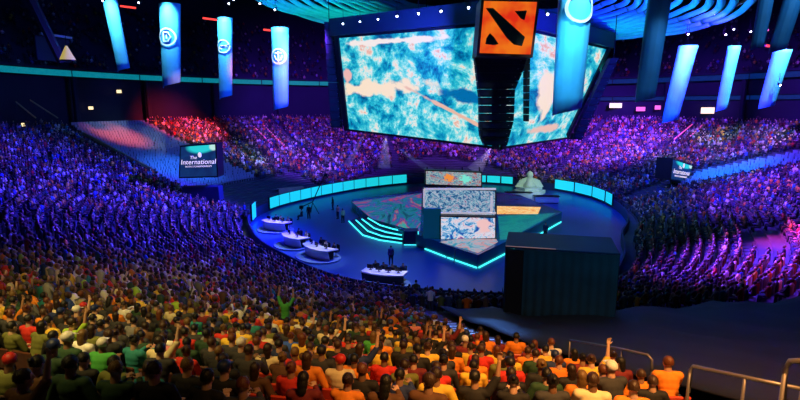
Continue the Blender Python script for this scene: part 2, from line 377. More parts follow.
# ------------------------------------------------------------------ stadium seat
b = MB(); b.bbox((0, -.235, .68), (.46, .045, .46), .02, rot=Matrix.Rotation(.14, 3, 'X')); SEATBACK = b.mesh('seat_back', M['seat'])
b = MB(); b.bbox((0, .0, .42), (.45, .42, .05), .02, rot=Matrix.Rotation(.05, 3, 'X')); SEATPAN = b.mesh('seat_pan', M['seat'])
b = MB()
for s in (-1, 1):
    b.bbox((s*.255, -.12, .3), (.03, .06, .6), .008); b.bbox((s*.255, -.05, .62), (.045, .30, .03), .01); b.bbox((s*.255, -.12, .02), (.06, .2, .04), .008)
b.bbox((0, -.12, .33), (.5, .04, .04), .008)
SEATFRAME = b.mesh('seat_frame', M['dark'])
def stadium_seat(loc, rz, col):
    o = empty('stadium_seat', loc, rz)
    for nm, me in (('seat_back', SEATBACK), ('seat_pan', SEATPAN), ('seat_frame', SEATFRAME)):
        c = bpy.data.objects.new(nm, me); C.objects.link(c); c.parent = o; c.color = (*col, 1)
    return o
# ------------------------------------------------------------------ where everyone sits
def inpoly(x, y, P):
    r = False; j = len(P)-1
    for i in range(len(P)):
        xi, yi = P[i]; xj, yj = P[j]
        if (yi > y) != (yj > y) and x < (xj-xi)*(y-yi)/(yj-yi)+xi: r = not r
        j = i
    return r
def aisle_x(y): return min(4.1+.19*(17.3-y), .62*max(y, 0)+.5)
def zone(x, y, t, d):
    """which part of the bowl a spot on the terrace belongs to"""
    a = math.degrees(t) % 360
    if 235 < a < 300 or y < 32:
        if y < 30.5 and x > aisle_x(y)-(1.9 if y > 14 else 1.0):
            if y < 29.6-.354*(x-12.6): return 'covered' if x > aisle_x(y)+.5 else 'aisle'
        if x < -5.6 and y < 9.2: return 'aisle'
    lb = float(np.interp(d, (2, 7, 16, 28, 34), (181, 179.5, 172, 168, 166)))
    if 135 < a < lb:
        if d < 8.5: return 'tunnel'
        if a > lb-1.8: return 'aisle'
        if a > 150: return 'bareL'
    rb = 9-max(0, d-10)*.8
    if d > 2 and rb < a % 360 < 19 or (d > 2 and rb < 0 and a-360 > rb):
        aa = a if a < 180 else a-360
        return 'bareR' if rb+2.6 < aa < rb+9.5 and 9.5 < d < 24 else ('tunnel' if aa < rb+13 else 'crowd')
    if 305 < a < 323 and 8.2 < d < 11.6: return 'aisle'
    if 62 < a < 120 and d < 12.5-abs(a-88)*.3: return 'tunnel'
    for q in (33.5, 52, 76, 100, 124, 137, 196, 214, 232, 326, 344):
        if abs(a-q)*math.pi/180*(28+d) < .6: return 'aisle'
    if d < .6: return 'tunnel'
    return 'crowd'
slots = []
for k in range(NROW-1):
    d = k*ROW+.55; z = zt(k*ROW+.5)
    tt = np.linspace(0, 2*math.pi, 4001); xy = np.array([pt(t, d) for t in tt])
    L = np.concatenate([[0], np.cumsum(np.hypot(*np.diff(xy, axis=0).T))]); n = int(L[-1]/.56); jit = rnd.random()
    for j in range(n):
        s = min(L[-1]*.9999, (j+jit+rnd.uniform(-.16, .16)*(d < 26))*L[-1]/n); i = int(np.searchsorted(L, s)); x, y = xy[i]
        p = proj(x, y, z+.9)
        if not (-70 < p[0] < 870 and 60 < p[1] < 455): continue
        tx, ty = xy[min(i+3, 4000)]-xy[max(i-3, 0)]; nl = math.hypot(tx, ty)
        rz = math.atan2(ty/nl, tx/nl)     # facing the middle of the floor
        zn = zone(x, y, tt[i], d)
        slots.append((math.dist((x, y, z), (0, 0, H)), x, y, z, rz, zn, p, k, tt[i]))
slots.sort(key=lambda s: s[0])
print('slots', len(slots), {q: sum(1 for s in slots if s[5] == q) for q in ('crowd', 'bareL', 'bareR', 'tunnel', 'covered', 'aisle')})
COL = {'black': (.012,.012,.014), 'dark green': (.018,.06,.025), 'charcoal': (.035,.035,.04), 'brown': (.12,.05,.02), 'olive': (.15,.16,.03), 'navy': (.015,.03,.12),
 'white': (.8,.78,.72), 'cream': (.8,.68,.4), 'yellow': (.85,.55,.05), 'orange': (.85,.25,.015), 'red': (.62,.025,.015), 'grey': (.22,.22,.23), 'green': (.06,.38,.06),
 'teal': (.02,.25,.24), 'blue': (.03,.1,.5), 'pink': (.8,.25,.25), 'maroon': (.17,.012,.015), 'lime': (.4,.65,.05), 'sky blue': (.1,.5,.75)}
HC = {'black': (.008,.007,.006), 'brown': (.05,.022,.01), 'dark brown': (.025,.012,.007), 'blond': (.16,.085,.025), 'ginger': (.13,.035,.01)}
SK = [(.62,.36,.23), (.5,.27,.16), (.36,.19,.11), (.68,.42,.29), (.22,.11,.06)]
near = [s for s in slots if s[5] == 'crowd' and -12 < s[6][0] < 812 and s[6][1] < 412][:300]
nearset = {id(s) for s in near}
# shirts that can be told apart in the photograph: (x, y of the chest in the photo, shirt, pose, hair)
NOTE = [(37,330,'orange','upright',0),(118,322,'orange','turned',0),(68,345,'lime','waving',0),(10,308,'dark green','slouching',0),(50,316,'cream','turned',0),(58,268,'yellow','upright',0),
 (30,270,'yellow','upright',0),(52,283,'olive','upright',0),(72,290,'orange','upright',0),(110,292,'yellow','upright',0),(100,278,'red','upright',0),(125,280,'orange','upright',0),(4,300,'yellow','upright',0),
 (100,324,'cream','slouching','cap'),(157,345,'white','upright',0),(167,355,'pink','upright',0),(192,352,'red','upright',0),(180,370,'red','upright',0),(115,387,'olive','slouching',0),(152,389,'teal','slouching',0),
 (25,357,'olive','leaning',0),(100,370,'green','leaning','cap'),(90,308,'olive','upright',0),(165,312,'olive','slouching',0),(183,314,'yellow','turned',0),(187,338,'brown','upright',0),(210,322,'orange','upright',0),
 (222,317,'olive','upright',0),(240,320,'orange','upright',0),(238,348,'yellow','turned','long'),(258,328,'red','upright',0),(268,322,'orange','upright',0),(225,349,'red','upright',0),(205,340,'green','upright',0),
 (295,324,'yellow','upright',0),(297,307,'green','cheering',0),(275,372,'brown','leaning',0),(300,365,'red','upright',0),(296,352,'blue','upright',0),(325,344,'cream','waving',0),(347,376,'orange','slouching',0),
 (370,337,'yellow','upright',0),(371,348,'green','upright',0),(370,357,'orange','upright',0),(382,362,'yellow','upright',0),(350,337,'cream','upright',0),(400,347,'yellow','upright','long'),
 (430,367,'yellow','upright',0),(457,368,'orange','upright',0),(472,362,'yellow','turned',0),(488,372,'red','upright','short'),(498,360,'yellow','upright',0),(505,385,'red','slouching','cap'),(520,362,'orange','upright',0),
 (540,354,'red','upright',0),(558,360,'white','leaning',0),(573,364,'orange','upright',0),(425,394,'yellow','slouching',0),(410,379,'maroon','upright',0),(410,340,'olive','upright',0),(420,318,'pink','upright','cap'),
 (441,333,'white','upright',0),(450,323,'sky blue','upright',0),(470,334,'pink','upright',0),(482,340,'red','upright',0),(612,376,'red','upright',0),(640,386,'orange','slouching','short'),(670,392,'orange','leaning',0),
 (565,385,'black','upright',0),(530,387,'black','slouching',0),(600,395,'charcoal','upright',0),(315,322,'white','upright',0),(340,352,'pink','upright',0),(282,320,'orange','upright',0),(590,372,'maroon','upright',0)]
asg = {}
for i, (px, py, *_r) in enumerate(NOTE):
    best = min((s for s in near if id(s) not in asg), key=lambda s: (s[6][0]-px)**2+((s[6][1]-py)*1.6)**2)
    if math.dist(best[6], (px, py)) < 26: asg[id(best)] = i
byrow = {}
for s in near: byrow.setdefault(s[7], []).append(s)
for r in byrow.values(): r.sort(key=lambda s: s[6][0])
info = {}
for s in near:
    x = s[6][0]
    if id(s) in asg:
        _, _, shirt, kd, hk = NOTE[asg[id(s)]]
        hk = hk or rnd.choice(('short', 'short', 'long', 'bun'))
    else:
        if rnd.random() < (.20 if 250 < x < 620 and s[6][1] > 345 else .05): info[id(s)] = None; continue
        w = (['black']*7+['charcoal']*5+['dark green']*4+['olive', 'brown', 'navy', 'navy', 'grey', 'white', 'orange', 'red', 'maroon', 'cream', 'yellow', 'teal']) if x < 300 else \
            (['black']*6+['charcoal']*4+['maroon']*3+['brown']*2+['orange']*3+['red']*2+['yellow']*2+['white', 'dark green', 'navy', 'cream', 'grey', 'olive'])
        shirt = rnd.choice(w); kd = rnd.choice(('upright',)*6+('leaning',)*3+('phone',)*2+('slouching',)*3+('turned',)*2+('waving',)); hk = rnd.choice(('short',)*5+('long',)*2+('cap', 'bun'))
    hc = rnd.choice(('black', 'black', 'black', 'dark brown', 'dark brown', 'brown', 'brown', 'blond', 'ginger')) if hk != 'cap' else rnd.choice(('black', 'red', 'white', 'navy'))
    info[id(s)] = [shirt, kd, hk, hc]
POSEW = {'upright': 'seated upright', 'leaning': 'leaning forward', 'phone': 'holding hands up', 'slouching': 'slouching', 'waving': 'waving one arm', 'turned': 'looking left', 'standing': 'standing', 'cheering': 'cheering'}
ORD = 'first second third fourth fifth sixth seventh eighth ninth tenth eleventh twelfth thirteenth fourteenth fifteenth sixteenth seventeenth eighteenth nineteenth twentieth'.split()
def ordn(n):
    if n <= 20: return ORD[n-1]
    tens = {2: 'twenty', 3: 'thirty', 4: 'forty', 5: 'fifty'}[n//10]
    return {2: 'twentieth', 3: 'thirtieth', 4: 'fortieth', 5: 'fiftieth'}[n//10] if n % 10 == 0 else tens+'-'+ORD[n % 10-1]
lab = {}; cnt = {}
rowno = {k: i+1 for i, k in enumerate(sorted(byrow, reverse=True))}
def desc(s, lvl):
    shirt, kd, hk, hc = info[id(s)]; r = byrow[s[7]]; i = r.index(s)
    h = {'cap': f'{hc} cap', 'long': f'long {hc} hair', 'short': f'short {hc} hair', 'bun': f'{hc} hair bun'}[hk]
    base = f'{POSEW[kd]} person in {shirt} shirt with {h}'
    nb = [info.get(id(r[j])) for j in (i-1, i+1) if 0 <= j < len(r)]
    nb = [q[0] for q in nb if q]
    if lvl == 0 or not nb: return base
    if lvl == 1: return base+' beside '+nb[0]+' shirt'
    who = [q for q in r if info[id(q)]]
    return f'{POSEW[kd]} person in {shirt} shirt, {ordn(who.index(s)+1)} from left in {ordn(rowno[s[7]])} row from bottom'
todo = [s for s in near if info[id(s)]]
for lvl in (0, 1, 2):
    c = {}
    for s in todo: c.setdefault(desc(s, lvl), []).append(s)
    for q, ss in c.items():
        if len(ss) == 1 or lvl == 2:
            for s in ss: lab[id(s)] = q
    todo = [s for s in todo if id(s) not in lab]
for s in near:
    _, x, y, z, rz, zn, p, k, t = s
    r = byrow[k]; i = r.index(s)
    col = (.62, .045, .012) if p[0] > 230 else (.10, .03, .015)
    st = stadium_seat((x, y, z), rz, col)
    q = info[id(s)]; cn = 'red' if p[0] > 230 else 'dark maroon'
    if q: tag(st, f'{cn} stadium seat under {lab[id(s)]}'.replace(' with ', ', ').replace('stadium ', '')[:200], 'seat', 'stadium seats in the near stand')
    else: tag(st, f'empty {cn} stadium seat, {ordn(i+1)} from left in {ordn(rowno[k])} row from bottom', 'seat', 'stadium seats in the near stand')
    w = st['label'].split()
    if len(w) > 16: st['label'] = f'{cn} seat, {ordn(i+1)} from left in {ordn(rowno[k])} row from bottom'
    if not q: continue
    shirt, kd, hk, hc = q
    sc_ = rnd.uniform(.93, 1.05); j = rnd.uniform(.85, 1.15)
    o = person(kd, (x, y, z), rz+rnd.uniform(-.16, .16), tuple(min(1, c*j) for c in COL[shirt]), rnd.choice([(.02,.03,.07), (.012,.012,.014), (.06,.05,.035)]), rnd.choice(SK),
               (COL if hk == 'cap' else HC)[hc], hk, sc_)
    if kd in ('standing', 'cheering'): o.location = (x-.32*math.sin(rz), y+.32*math.cos(rz), z)
    tag(o, lab[id(s)], 'person', 'audience in the near stand')
# ------------------------------------------------------------------ the rest of the audience: one uncountable mass
def low_person(seated=True, arms=0):
    b = MB()
    def cone(a, c, ra, rb, n, mi, cap=True): b.tube([a, c], [ra, rb], n, mi, cap)
    z0 = 0 if seated else .38
    b.ell((0, .03, 1.27+z0), (.085, .10, .125), nu=6, nv=4, mi=0)
    b.ell((0, -.02, 1.31+z0), (.095, .10, .11), nu=6, nv=3, mi=2)
    vs = []
    for zz, rx, ry in ((.5, .18, .14), (.8, .17, .12), (1.04, .22, .11), (1.13, .08, .06)):
        vs += [(rx*math.cos(a), ry*math.sin(a), zz+z0) for a in [2*math.pi*k/6 for k in range(6)]]
    b.add(vs, [(i*6+k, i*6+(k+1) % 6, i*6+6+(k+1) % 6, i*6+6+k) for i in range(3) for k in range(6)]+[tuple(range(18, 24))], 1)
    for q in (-1, 1):
        if arms == 1 or (arms == 2 and q == 1): cone((q*.22, 0, 1.03+z0), (q*.3, .1, 1.3+z0), .05, .045, 4, 1); cone((q*.3, .1, 1.3+z0), (q*.25, .15, 1.6+z0), .045, .03, 4, 0)
        else: cone((q*.23, 0, 1.03+z0), (q*.26, .1, .76+z0), .055, .045, 4, 1); cone((q*.26, .1, .76+z0), (q*.12, .34, .72+z0), .04, .03, 4, 0)
        if seated: cone((q*.1, 0, .5), (q*.14, .46, .5), .09, .07, 4, 3); cone((q*.14, .46, .5), (q*.13, .46, .02), .06, .05, 4, 3)
        else: cone((q*.1, 0, .9), (q*.12, 0, .02), .09, .05, 4, 3)
    v = np.array(b.v); fl = b.f; fm = np.array(b.mi)
    vm = np.zeros(len(v), int)
    for f, m in zip(fl, fm):
        for i in f: vm[i] = m
    return v, fl, vm
TPL = [low_person(True, 0), low_person(True, 1), low_person(True, 2), low_person(False, 0)]
def mass(name, items, m):
    """items: (template, x, y, z, rz, scale, four colours)"""
    VS, CS, LS, LI, off = [], [], [], [], 0
    pre = [(v, np.array([len(f) for f in fl]), np.concatenate([np.array(f) for f in fl]), vm) for v, fl, vm in TPL]
    for (ti, x, y, z, rz, s, cols) in items:
        v, ls, li, vm = pre[ti]; c, sn = math.cos(rz), math.sin(rz)
        w = np.empty_like(v); w[:, 0] = x+s*(v[:, 0]*c-v[:, 1]*sn); w[:, 1] = y+s*(v[:, 0]*sn+v[:, 1]*c); w[:, 2] = z+s*v[:, 2]
        VS.append(w); CS.append(np.array(cols)[vm]); LS.append(ls); LI.append(li+off); off += len(v)
    V, LSs, LIs, CC = np.concatenate(VS), np.concatenate(LS), np.concatenate(LI), np.concatenate(CS)
    me = bpy.data.meshes.new(name); me.vertices.add(len(V)); me.vertices.foreach_set('co', V.astype('f4').ravel())
    me.loops.add(len(LIs)); me.loops.foreach_set('vertex_index', LIs.astype('i4'))
    me.polygons.add(len(LSs)); me.polygons.foreach_set('loop_start', np.concatenate([[0], np.cumsum(LSs)[:-1]]).astype('i4'))
    ca = me.color_attributes.new('Col', 'FLOAT_COLOR', 'POINT'); ca.data.foreach_set('color', np.hstack([CC, np.ones((len(CC), 1))]).astype('f4').ravel())
    me.update(calc_edges=True); me.materials.append(m); o = bpy.data.objects.new(name, me); C.objects.link(o); return o
m, N, L, b = _mat('crowd_cloth'); a = N.new('ShaderNodeVertexColor'); a.layer_name = 'Col'; L.new(a.outputs[0], b.inputs['Base Color']); b.inputs['Roughness'].default_value = .7; M['crowd'] = m
shirts = [COL[q] for q in ('black', 'black', 'charcoal', 'charcoal', 'grey', 'grey', 'navy', 'blue', 'maroon', 'red', 'white', 'white', 'cream', 'olive', 'dark green', 'brown', 'orange', 'yellow', 'teal')]
items = []
for s in slots:
    if s[5] != 'crowd' or id(s) in nearset: continue
    if s[6][1] > 412 and s[0] < 9: continue
    if rnd.random() < (.10 if s[0] < 45 else .20): continue
    tp = rnd.choices((0, 1, 2, 3), (90, 2, 5, 2))[0]; bright = rnd.random()
    k = .3+bright**4*1.8; sh = rnd.choice(shirts); g = rnd.uniform(.15, 1.1)
    if s[0] < 60 and s[2] < 18 and s[6][0] > 180: sh = rnd.choice(shirts+[COL['orange'], COL['yellow'], COL['cream']]*2)
    if s[6][1] > 252 and s[6][0] < 230 and rnd.random() < .3: sh = rnd.choice([COL[q] for q in ('yellow', 'orange', 'lime', 'cream', 'red', 'white')]); g = 1
    items.append((tp, s[1]+rnd.uniform(-.05, .05), s[2]+rnd.uniform(-.05, .05), s[3], s[4]+rnd.uniform(-.3, .3), rnd.uniform(.92, 1.06),
                  [tuple(min(.9, c*k*1.25) for c in rnd.choice(SK)), tuple(min(.9, c*g) for c in sh), rnd.choice(list(HC.values())), rnd.choice([(.02,.03,.07), (.012,.012,.014), (.06,.05,.035)])]))
# the upper tier, thinly filled
for k in range(0, 24):
    d = 37.3+k+.6; z = 19.4+k*.62
    for j in range(520):
        t = j*2*math.pi/520; x, y = pt(t, d); p = proj(x, y, z+1)
        if -30 < p[0] < 830 and -60 < p[1] < 110 and rnd.random() < .3:
            x2, y2 = pt(t+.01, d); g = rnd.uniform(.1, .7)
            items.append((0, x, y, z, math.atan2(y2-y, x2-x), 1., [tuple(min(.9, c*g) for c in rnd.choice(SK)), tuple(min(.9, c*g) for c in rnd.choice(shirts)), HC['black'], (.02, .02, .03)]))
o = mass('crowd', items, M['crowd']); tag(o, 'distant audience filling the stands around the stage under blue and purple light', 'crowd', kind='stuff')
print('crowd', len(items))
# ------------------------------------------------------------------ empty seating blocks either side
def seating(name, zn, m, label):
    b = MB()
    for s in slots:
        if s[5] != zn: continue
        R = Matrix.Rotation(s[4], 3, 'Z'); o = Vector(s[1:4])
        b.box(o+R@Vector((0, -.2, .68)), (.47, .05, .42), s[4]); b.box(o+R@Vector((0, .0, .42)), (.46, .4, .05), s[4]); b.box(o+R@Vector((0, -.1, .2)), (.06, .06, .4), s[4])
    return tag(b.build(name, m), label, 'seating', kind='stuff')
seating('empty_seating', 'bareL', mat('blue_grey_seat', (.35, .33, .42), .5), 'block of empty tip-up seats above the left tunnel screen, lit red and blue')
seating('empty_seating', 'bareR', mat('blue_grey_seat_two', (.3, .33, .45), .5), 'block of empty tip-up seats beyond the right tunnel screen, lit blue')
#@@PART3
def at_px_line(px, py, Y): return aty(px, py, Y)
# ------------------------------------------------------------------ black cloth over the closed block, aisle steps and rails near us
b = MB(); g = {}; NXg, NYg = 46, 40
for i in range(NXg+1):
    for j in range(NYg+1):
        y = -3+33.*j/NYg; x = aisle_x(y)+.7+(46-aisle_x(y))*(i/NXg)**1.2
        t, d = td(x, y); d = max(0, min(34, d))
        z = zt(d)+.62+.10*math.sin(x*1.9+math.sin(y*.7))*math.sin(y*.55+x*.3)+.05*math.sin(x*5.1+y)
        g[i, j] = (x, y, z)
ok = lambda i, j: g[i, j][1] < 29.3-.354*(g[i, j][0]-12.6) and td(g[i, j][0], g[i, j][1])[1] < 33
vid = {}; vs = []; fs = []
for i in range(NXg):
    for j in range(NYg):
        q = [(i, j), (i+1, j), (i+1, j+1), (i, j+1)]
        if all(ok(*k) for k in q):
            for k in q:
                if k not in vid: vid[k] = len(vs); vs.append(g[k])
            fs.append([vid[k] for k in q])
b.add(vs, fs)
o = b.build('black_cloth', M['drape'], smooth=True); q = o.modifiers.new('s', 'SOLIDIFY'); q.thickness = .05
tag(o, 'wide black cloth pulled over the closed seating block beside the aisle', 'cloth')
b = MB()
for k in range(1, 68):                                   # aisle steps, two to a row
    y = 31.5-.425*k; x = aisle_x(y)-.7; t, d = td(x, y)
    if d > 33: break
    z = zt(math.floor(d/ROW)*ROW+.5)+(.13 if k % 2 else 0)
    b.box((x, y, z+.02), (1.9, .44, .16)); b.box((x, y-.1, z+.105), (1.8, .16, .03), mi=1)
struct('aisle_steps', b, [M['concrete'], mat('pale_step_nosing', (.6,.65,.7), .5)])
b = MB()
for k in range(7):
    b.box((-6.7, 5.2+.55*k, 8.75+.14*(6-k)), (2.3, .5, .16)); b.box((-6.7, 5.45+.55*k, 8.84+.14*(6-k)), (2.3, .06, .03), mi=1)
struct('landing_steps', b, [mat('tan_landing', (.14,.09,.035), .7, noise=.3, scale=2), M['yellowstep']])
def near_rail(pts, posts, label, r=.03):
    o = empty('handrail', (pts[0].x, pts[0].y, pts[0].z-1.2), 0, label, 'handrail', 'handrails beside the closed seating block'); inv = Vector(o.location)
    MB().tube([p-inv for p in pts], r, 10).build('top_rail', M['rail'], o, smooth=True)
    for p, zb in posts: MB().tube([p-inv, Vector((p.x, p.y, zb))-inv], r*.85, 8).build('post', M['rail'], o, smooth=True); MB().lathe([(.07, 0), (.07, .02), (.03, .03)], Vector((p.x, p.y, zb))-inv, 12).build('base_flange', M['rail'], o)
    return o
def gz(p): t, d = td(p.x, p.y); return zt(min(33, d))
a, c, e = aty(570, 340, 14.5), aty(622, 349, 12.4), aty(648, 355, 11.3)
near_rail([a, c, e, aty(652, 360, 11.25), aty(652, 372, 11.2)], [(a, gz(a)), (c, gz(c)), (aty(652, 371, 11.2), gz(e))], 'silver handrail with a rounded end beside the orange shirts at the aisle')
a, c, e = aty(693, 366, 8.2), aty(745, 377, 7.6), aty(802, 389, 7.0)
near_rail([aty(689, 392, 8.2), aty(690, 370, 8.2), a, c, e], [(aty(690, 371, 8.2), gz(a)), (c, gz(c)), (e, gz(e))], 'silver handrail running down in front of the black cloth')
a = aty(790, 361, 5.2)
near_rail([aty(784, 399, 5.2), aty(785, 370, 5.2), a, aty(815, 360, 5.)], [(aty(785, 371, 5.2), gz(a)), (aty(815, 360, 5.), gz(a))], 'short rounded silver handrail standing nearest at the picture corner', .028)
# ------------------------------------------------------------------ covered booth standing in the closed block
A, B_ = aty(506, 248, 27.6), aty(620, 246, 26.2); zt_, zb_ = A.z, 1.9
ux = Vector((B_.x-A.x, B_.y-A.y, 0)); W = ux.length; ang = math.atan2(ux.y, ux.x)
o = empty('covered_booth', (A.x, A.y, zb_), ang, 'tall black cloth-covered control booth in front of the stage corner', 'booth')
Hh = zt_-zb_; b = MB(); rows = []
for zz in (0, Hh*.3, Hh*.65, Hh):
    rows.append([(W*k/60, .05*math.sin(k*1.3)*(1-zz/Hh*.6)-.05, zz) for k in range(61)])
b.grid(rows); b.build('front_curtain', mat('booth_curtain', (.012,.05,.075), .85, noise=.4, scale=1.), o, smooth=True, solid=.04)
for x_, nm in ((0, 'side_curtain'), (W, 'side_curtain')):
    b = MB(); b.grid([[(x_+.04*math.sin(k*1.5), 3.4*k/24, zz) for k in range(25)] for zz in (0, Hh/2, Hh)]); b.build(nm, M['black'], o, smooth=True, solid=.04)
MB().bbox((W/2, 1.7, Hh+.05), (W+.1, 3.5, .1), .03).build('roof_panel', M['navy'], o)
MB().bbox((.5, -.12, Hh*.5), (.9, .06, Hh*.98), .02).build('end_panel', M['blackgloss'], o)
MB().bbox((W/2, 1.7, -.1), (W+.3, 3.8, .3), .04).build('platform', M['dark'], o)
b = MB(); b.tube([(0, -.1, Hh+.14), (W*.45, -.1, Hh+.14)], .02, 6); b.build('roof_light_strip', mat('dim_pinkish_strip', (.6,.4,.4), .5, emit=(.8,.4,.35), es=.25), o)
MB().bbox((W*.55, -.16, .75), (.75, .03, .2), .01, rot=Matrix.Rotation(-.25, 3, 'Y')).build('paper_notice', M['white'], o)
# ------------------------------------------------------------------ LED boards round the rink
LEDC = mat('rink_led_face', (.02,.4,.45), .4, emit=(.01,.60,.68), es=1.0)
b_ = _b = None
def board(t0, t1, label, h=1.45, zb=.35, grp='cyan light boards round the stage floor'):
    P0, P1 = Vector((*pt(t0, -.35), zb)), Vector((*pt(t1, -.35), zb)); mid = (P0+P1)/2
    o = empty('light_board', (mid.x, mid.y, 0), 0, label, 'light board', grp)
    if (P1-P0).cross(Vector((0, 0, 1))).dot(Vector((CX, CY, 0))-mid) < 0: P0, P1 = P1, P0
    up = Vector((0, 0, h)); n = (P1-P0).cross(up).normalized()
    c = [P0, P1, P1+up, P0+up]; c = [p-Vector((mid.x, mid.y, 0)) for p in c]
    f, n = screen_panel('frame', *c, LEDC, M['dark'], o, .06, .2)
    for p in (c[0], c[1]): MB().bbox((p.x-n.x*.3, p.y-n.y*.3, .2), (.08, .08, .4), .01).build('foot', M['dark'], f)
R_ = math.radians
seg = [(i, i+5.7) for i in range(100, 172, 6)]
nm = ordn
for i, (a0, a1) in enumerate(seg): board(R_(a0), R_(a1), f'glowing cyan light board under the left stand, {ordn(len(seg)-i)} of the row from the left')
board(R_(184), R_(189.5), 'short cyan light board at the left tip of the floor', 1.9)
for i, (a0, a1) in enumerate([(62, 66), (66.5, 71), (71.5, 76)]): board(R_(a0), R_(a1), f'cyan light board behind the stage beside the trophy, {ordn(3-i)} from the left', 1.2)
for i, (a0, a1) in enumerate([(13, 19), (20, 28.5), (29, 37.5), (38, 46)]): board(R_(a0), R_(a1), f'bright cyan light board below the right stand, {ordn(4-i)} from the left', 1.5, .45)
# ------------------------------------------------------------------ the stage
st = empty('stage', (8, 60, 0), 0, 'low angular stage with teal deck and cyan light edge in the middle of the floor', 'stage')
off = Vector((8, 60, 0))
DK = [atz(478, 255, 1.2), atz(509, 240, 1.2), atz(562, 212, 1.2), atz(520, 195, 1.2), atz(470, 189, 1.2), atz(425, 190, 1.2), atz(352, 200, 1.2), atz(362, 211, 1.2), atz(388, 222, 1.2), atz(402, 230, 1.2), atz(425, 237, 1.2), atz(447, 245, 1.2)]
n = len(DK); vs = [p-off for p in DK]+[Vector((p.x, p.y, .02))-off for p in DK]
b = MB(); b.add(vs, [tuple(range(n)), tuple(range(n, 2*n))[::-1]]+[(i, (i+1) % n, n+(i+1) % n, n+i) for i in range(n)])
b.build('deck', M['teal'], st)
edge = [Vector((p.x, p.y, .06)) for p in (DK[10], DK[11], DK[0], DK[1], DK[2])]
cen = Vector((8, 60, .06))
for i in range(4):
    p, q = edge[i], edge[i+1]; oo = lambda v: v+(v-cen).normalized()*.12-off
    MB().tube([oo(p.lerp(q, .03)), oo(p.lerp(q, .97))], .07, 6).build('edge_light', M['cyanled'], st)
steps_px = [[(349, 221), (363, 235), (380, 240), (402, 243)], [(356, 220), (368, 231), (382, 236), (402, 239)], [(362, 219), (374, 228), (386, 232), (402, 235)], [(368, 218), (380, 225), (390, 228), (402, 231)]]
stairs_ = None
for i, L_ in enumerate(steps_px):
    z = .08+.28*i; P = [atz(x, y, z) for x, y in L_]; back = [atz(402, 226, z), atz(372, 212, z)]
    b = MB(); al = [p-off for p in P+back]; m_ = len(al)
    b.add(al+[Vector((p.x, p.y, max(.01, z-.28))) for p in al], [tuple(range(m_)), tuple(range(m_, 2*m_))[::-1]]+[(k, (k+1) % m_, m_+(k+1) % m_, m_+k) for k in range(m_)])
    s_ = b.build('step', M['navy'], st)
    MB().tube([p-off+Vector((0, -.06, 0)) for p in P], .075, 6).build('step_light', M['cyanled'], s_)
c0 = atz(411, 246, 0)
MB().bbox(Vector((c0.x, c0.y+.8, .75))-off, (1.5, 1.4, 1.5), .04).build('stair_block', M['navy'], st)
MB().tube([Vector((c0.x+.72, c0.y+.05, .1))-off, Vector((c0.x+.72, c0.y+.05, 1.5))-off], .045, 6).build('edge_light', M['cyanled'], st)
MB().tube([Vector((c0.x-.72, c0.y+.05, .1))-off, Vector((c0.x+.72, c0.y+.05, .1))-off], .05, 6).build('edge_light', M['cyanled'], st)
for (x0, x1) in ((455, 448), (463, 462)):
    p = atz(x0, 249, 1.2); MB().tube([p-off+Vector((0, -.1, 0)), Vector((p.x-.1, p.y-.3, 0))-off], .06, 6).build('stair_stringer', M['rail'], st)
# LED floor pictures lying in the deck; the front one paints a screen reflection
redteal = ledmat('led_floor_scene', [(.38, (.003,.03,.10)), (.45, (.01,.22,.28)), (.51, (.02,.07,.40)), (.56, (.5,.03,.10)), (.62, (.03,.40,.38))], 2.6, .8)
pinkwhite = ledmat('floor_reflection', [(.40, (.01,.3,.42)), (.47, (.35,.5,.6)), (.54, (.7,.25,.25)), (.62, (.02,.3,.4))], 2.6, .8)
greenled = ledmat('led_floor_green', [(.34, (.0,.10,.10)), (.46, (.01,.30,.26)), (.56, (.0,.14,.2)), (.66, (.03,.42,.34))], 3.0, .8)
lava = ledmat('led_floor_orange', [(.32, (.5,.06,.01)), (.45, (.9,.4,.08)), (.55, (1,.75,.35)), (.66, (.6,.1,.02))], 5, 1.)
def inlay(nm_, px, m_, z=1.215): return quad_uv(nm_, [atz(x, y, z)-off for x, y in px], m_, st)
inlay('floor_display', [(372, 219), (420, 232), (422, 193), (352, 202)], redteal)
inlay('floor_display', [(440, 242), (478, 253), (498, 242), (492, 232)], pinkwhite)  # glowing inlay imitates the low screen mirrored in the deck
inlay('floor_display', [(500, 240), (509, 239), (556, 213), (498, 216)], greenled)
inlay('floor_display', [(497, 214), (538, 214), (541, 207), (497, 206)], lava, 1.225)
# ------------------------------------------------------------------ screens standing on the stage
crowdpic = ledmat('screen_team_picture', [(.38, (.0,.03,.16)), (.46, (.01,.12,.34)), (.52, (.25,.55,.62)), (.56, (.65,.6,.75)), (.62, (.15,.04,.2))], 9, .9, uvscale=(2.2, 1))
toppic = ledmat('screen_top_picture', [(.40, (.02,.06,.25)), (.46, (.08,.42,.5)), (.5, (.65,.62,.5)), (.54, (.10,.16,.35)), (.6, (.5,.10,.08))], 5, .9, blobs=[(.42, .55, .09, .3, 0, (.95, .3, .05), 2.4), (.72, .5, .11, .3, 0, (.2, .85, .7), 2.4)], uvscale=(2.6, 1))
mainpic = ledmat('screen_low_picture', [(.40, (.01,.06,.4)), (.46, (.03,.35,.65)), (.5, (.65,.75,.9)), (.56, (.85,.6,.65)), (.63, (.15,.05,.35))], 2.6, .95, blobs=[(.8, .6, .12, .35, 0, (.9, .55, .55), 2.)], uvscale=(1.8, 1))
def stage_screen(px, Y, m_, label, brd=.12):
    c = [aty(x, y, Y+dy) for x, y, dy in px]; base = Vector((c[0].x, c[0].y, c[0].z-.2))
    o = empty('stage_screen', base, 0, label, 'screen', 'screens stacked on the stage')
    screen_panel('screen_frame', *[p-base for p in c], m_, M['dark'], o, brd, .6); return o, base
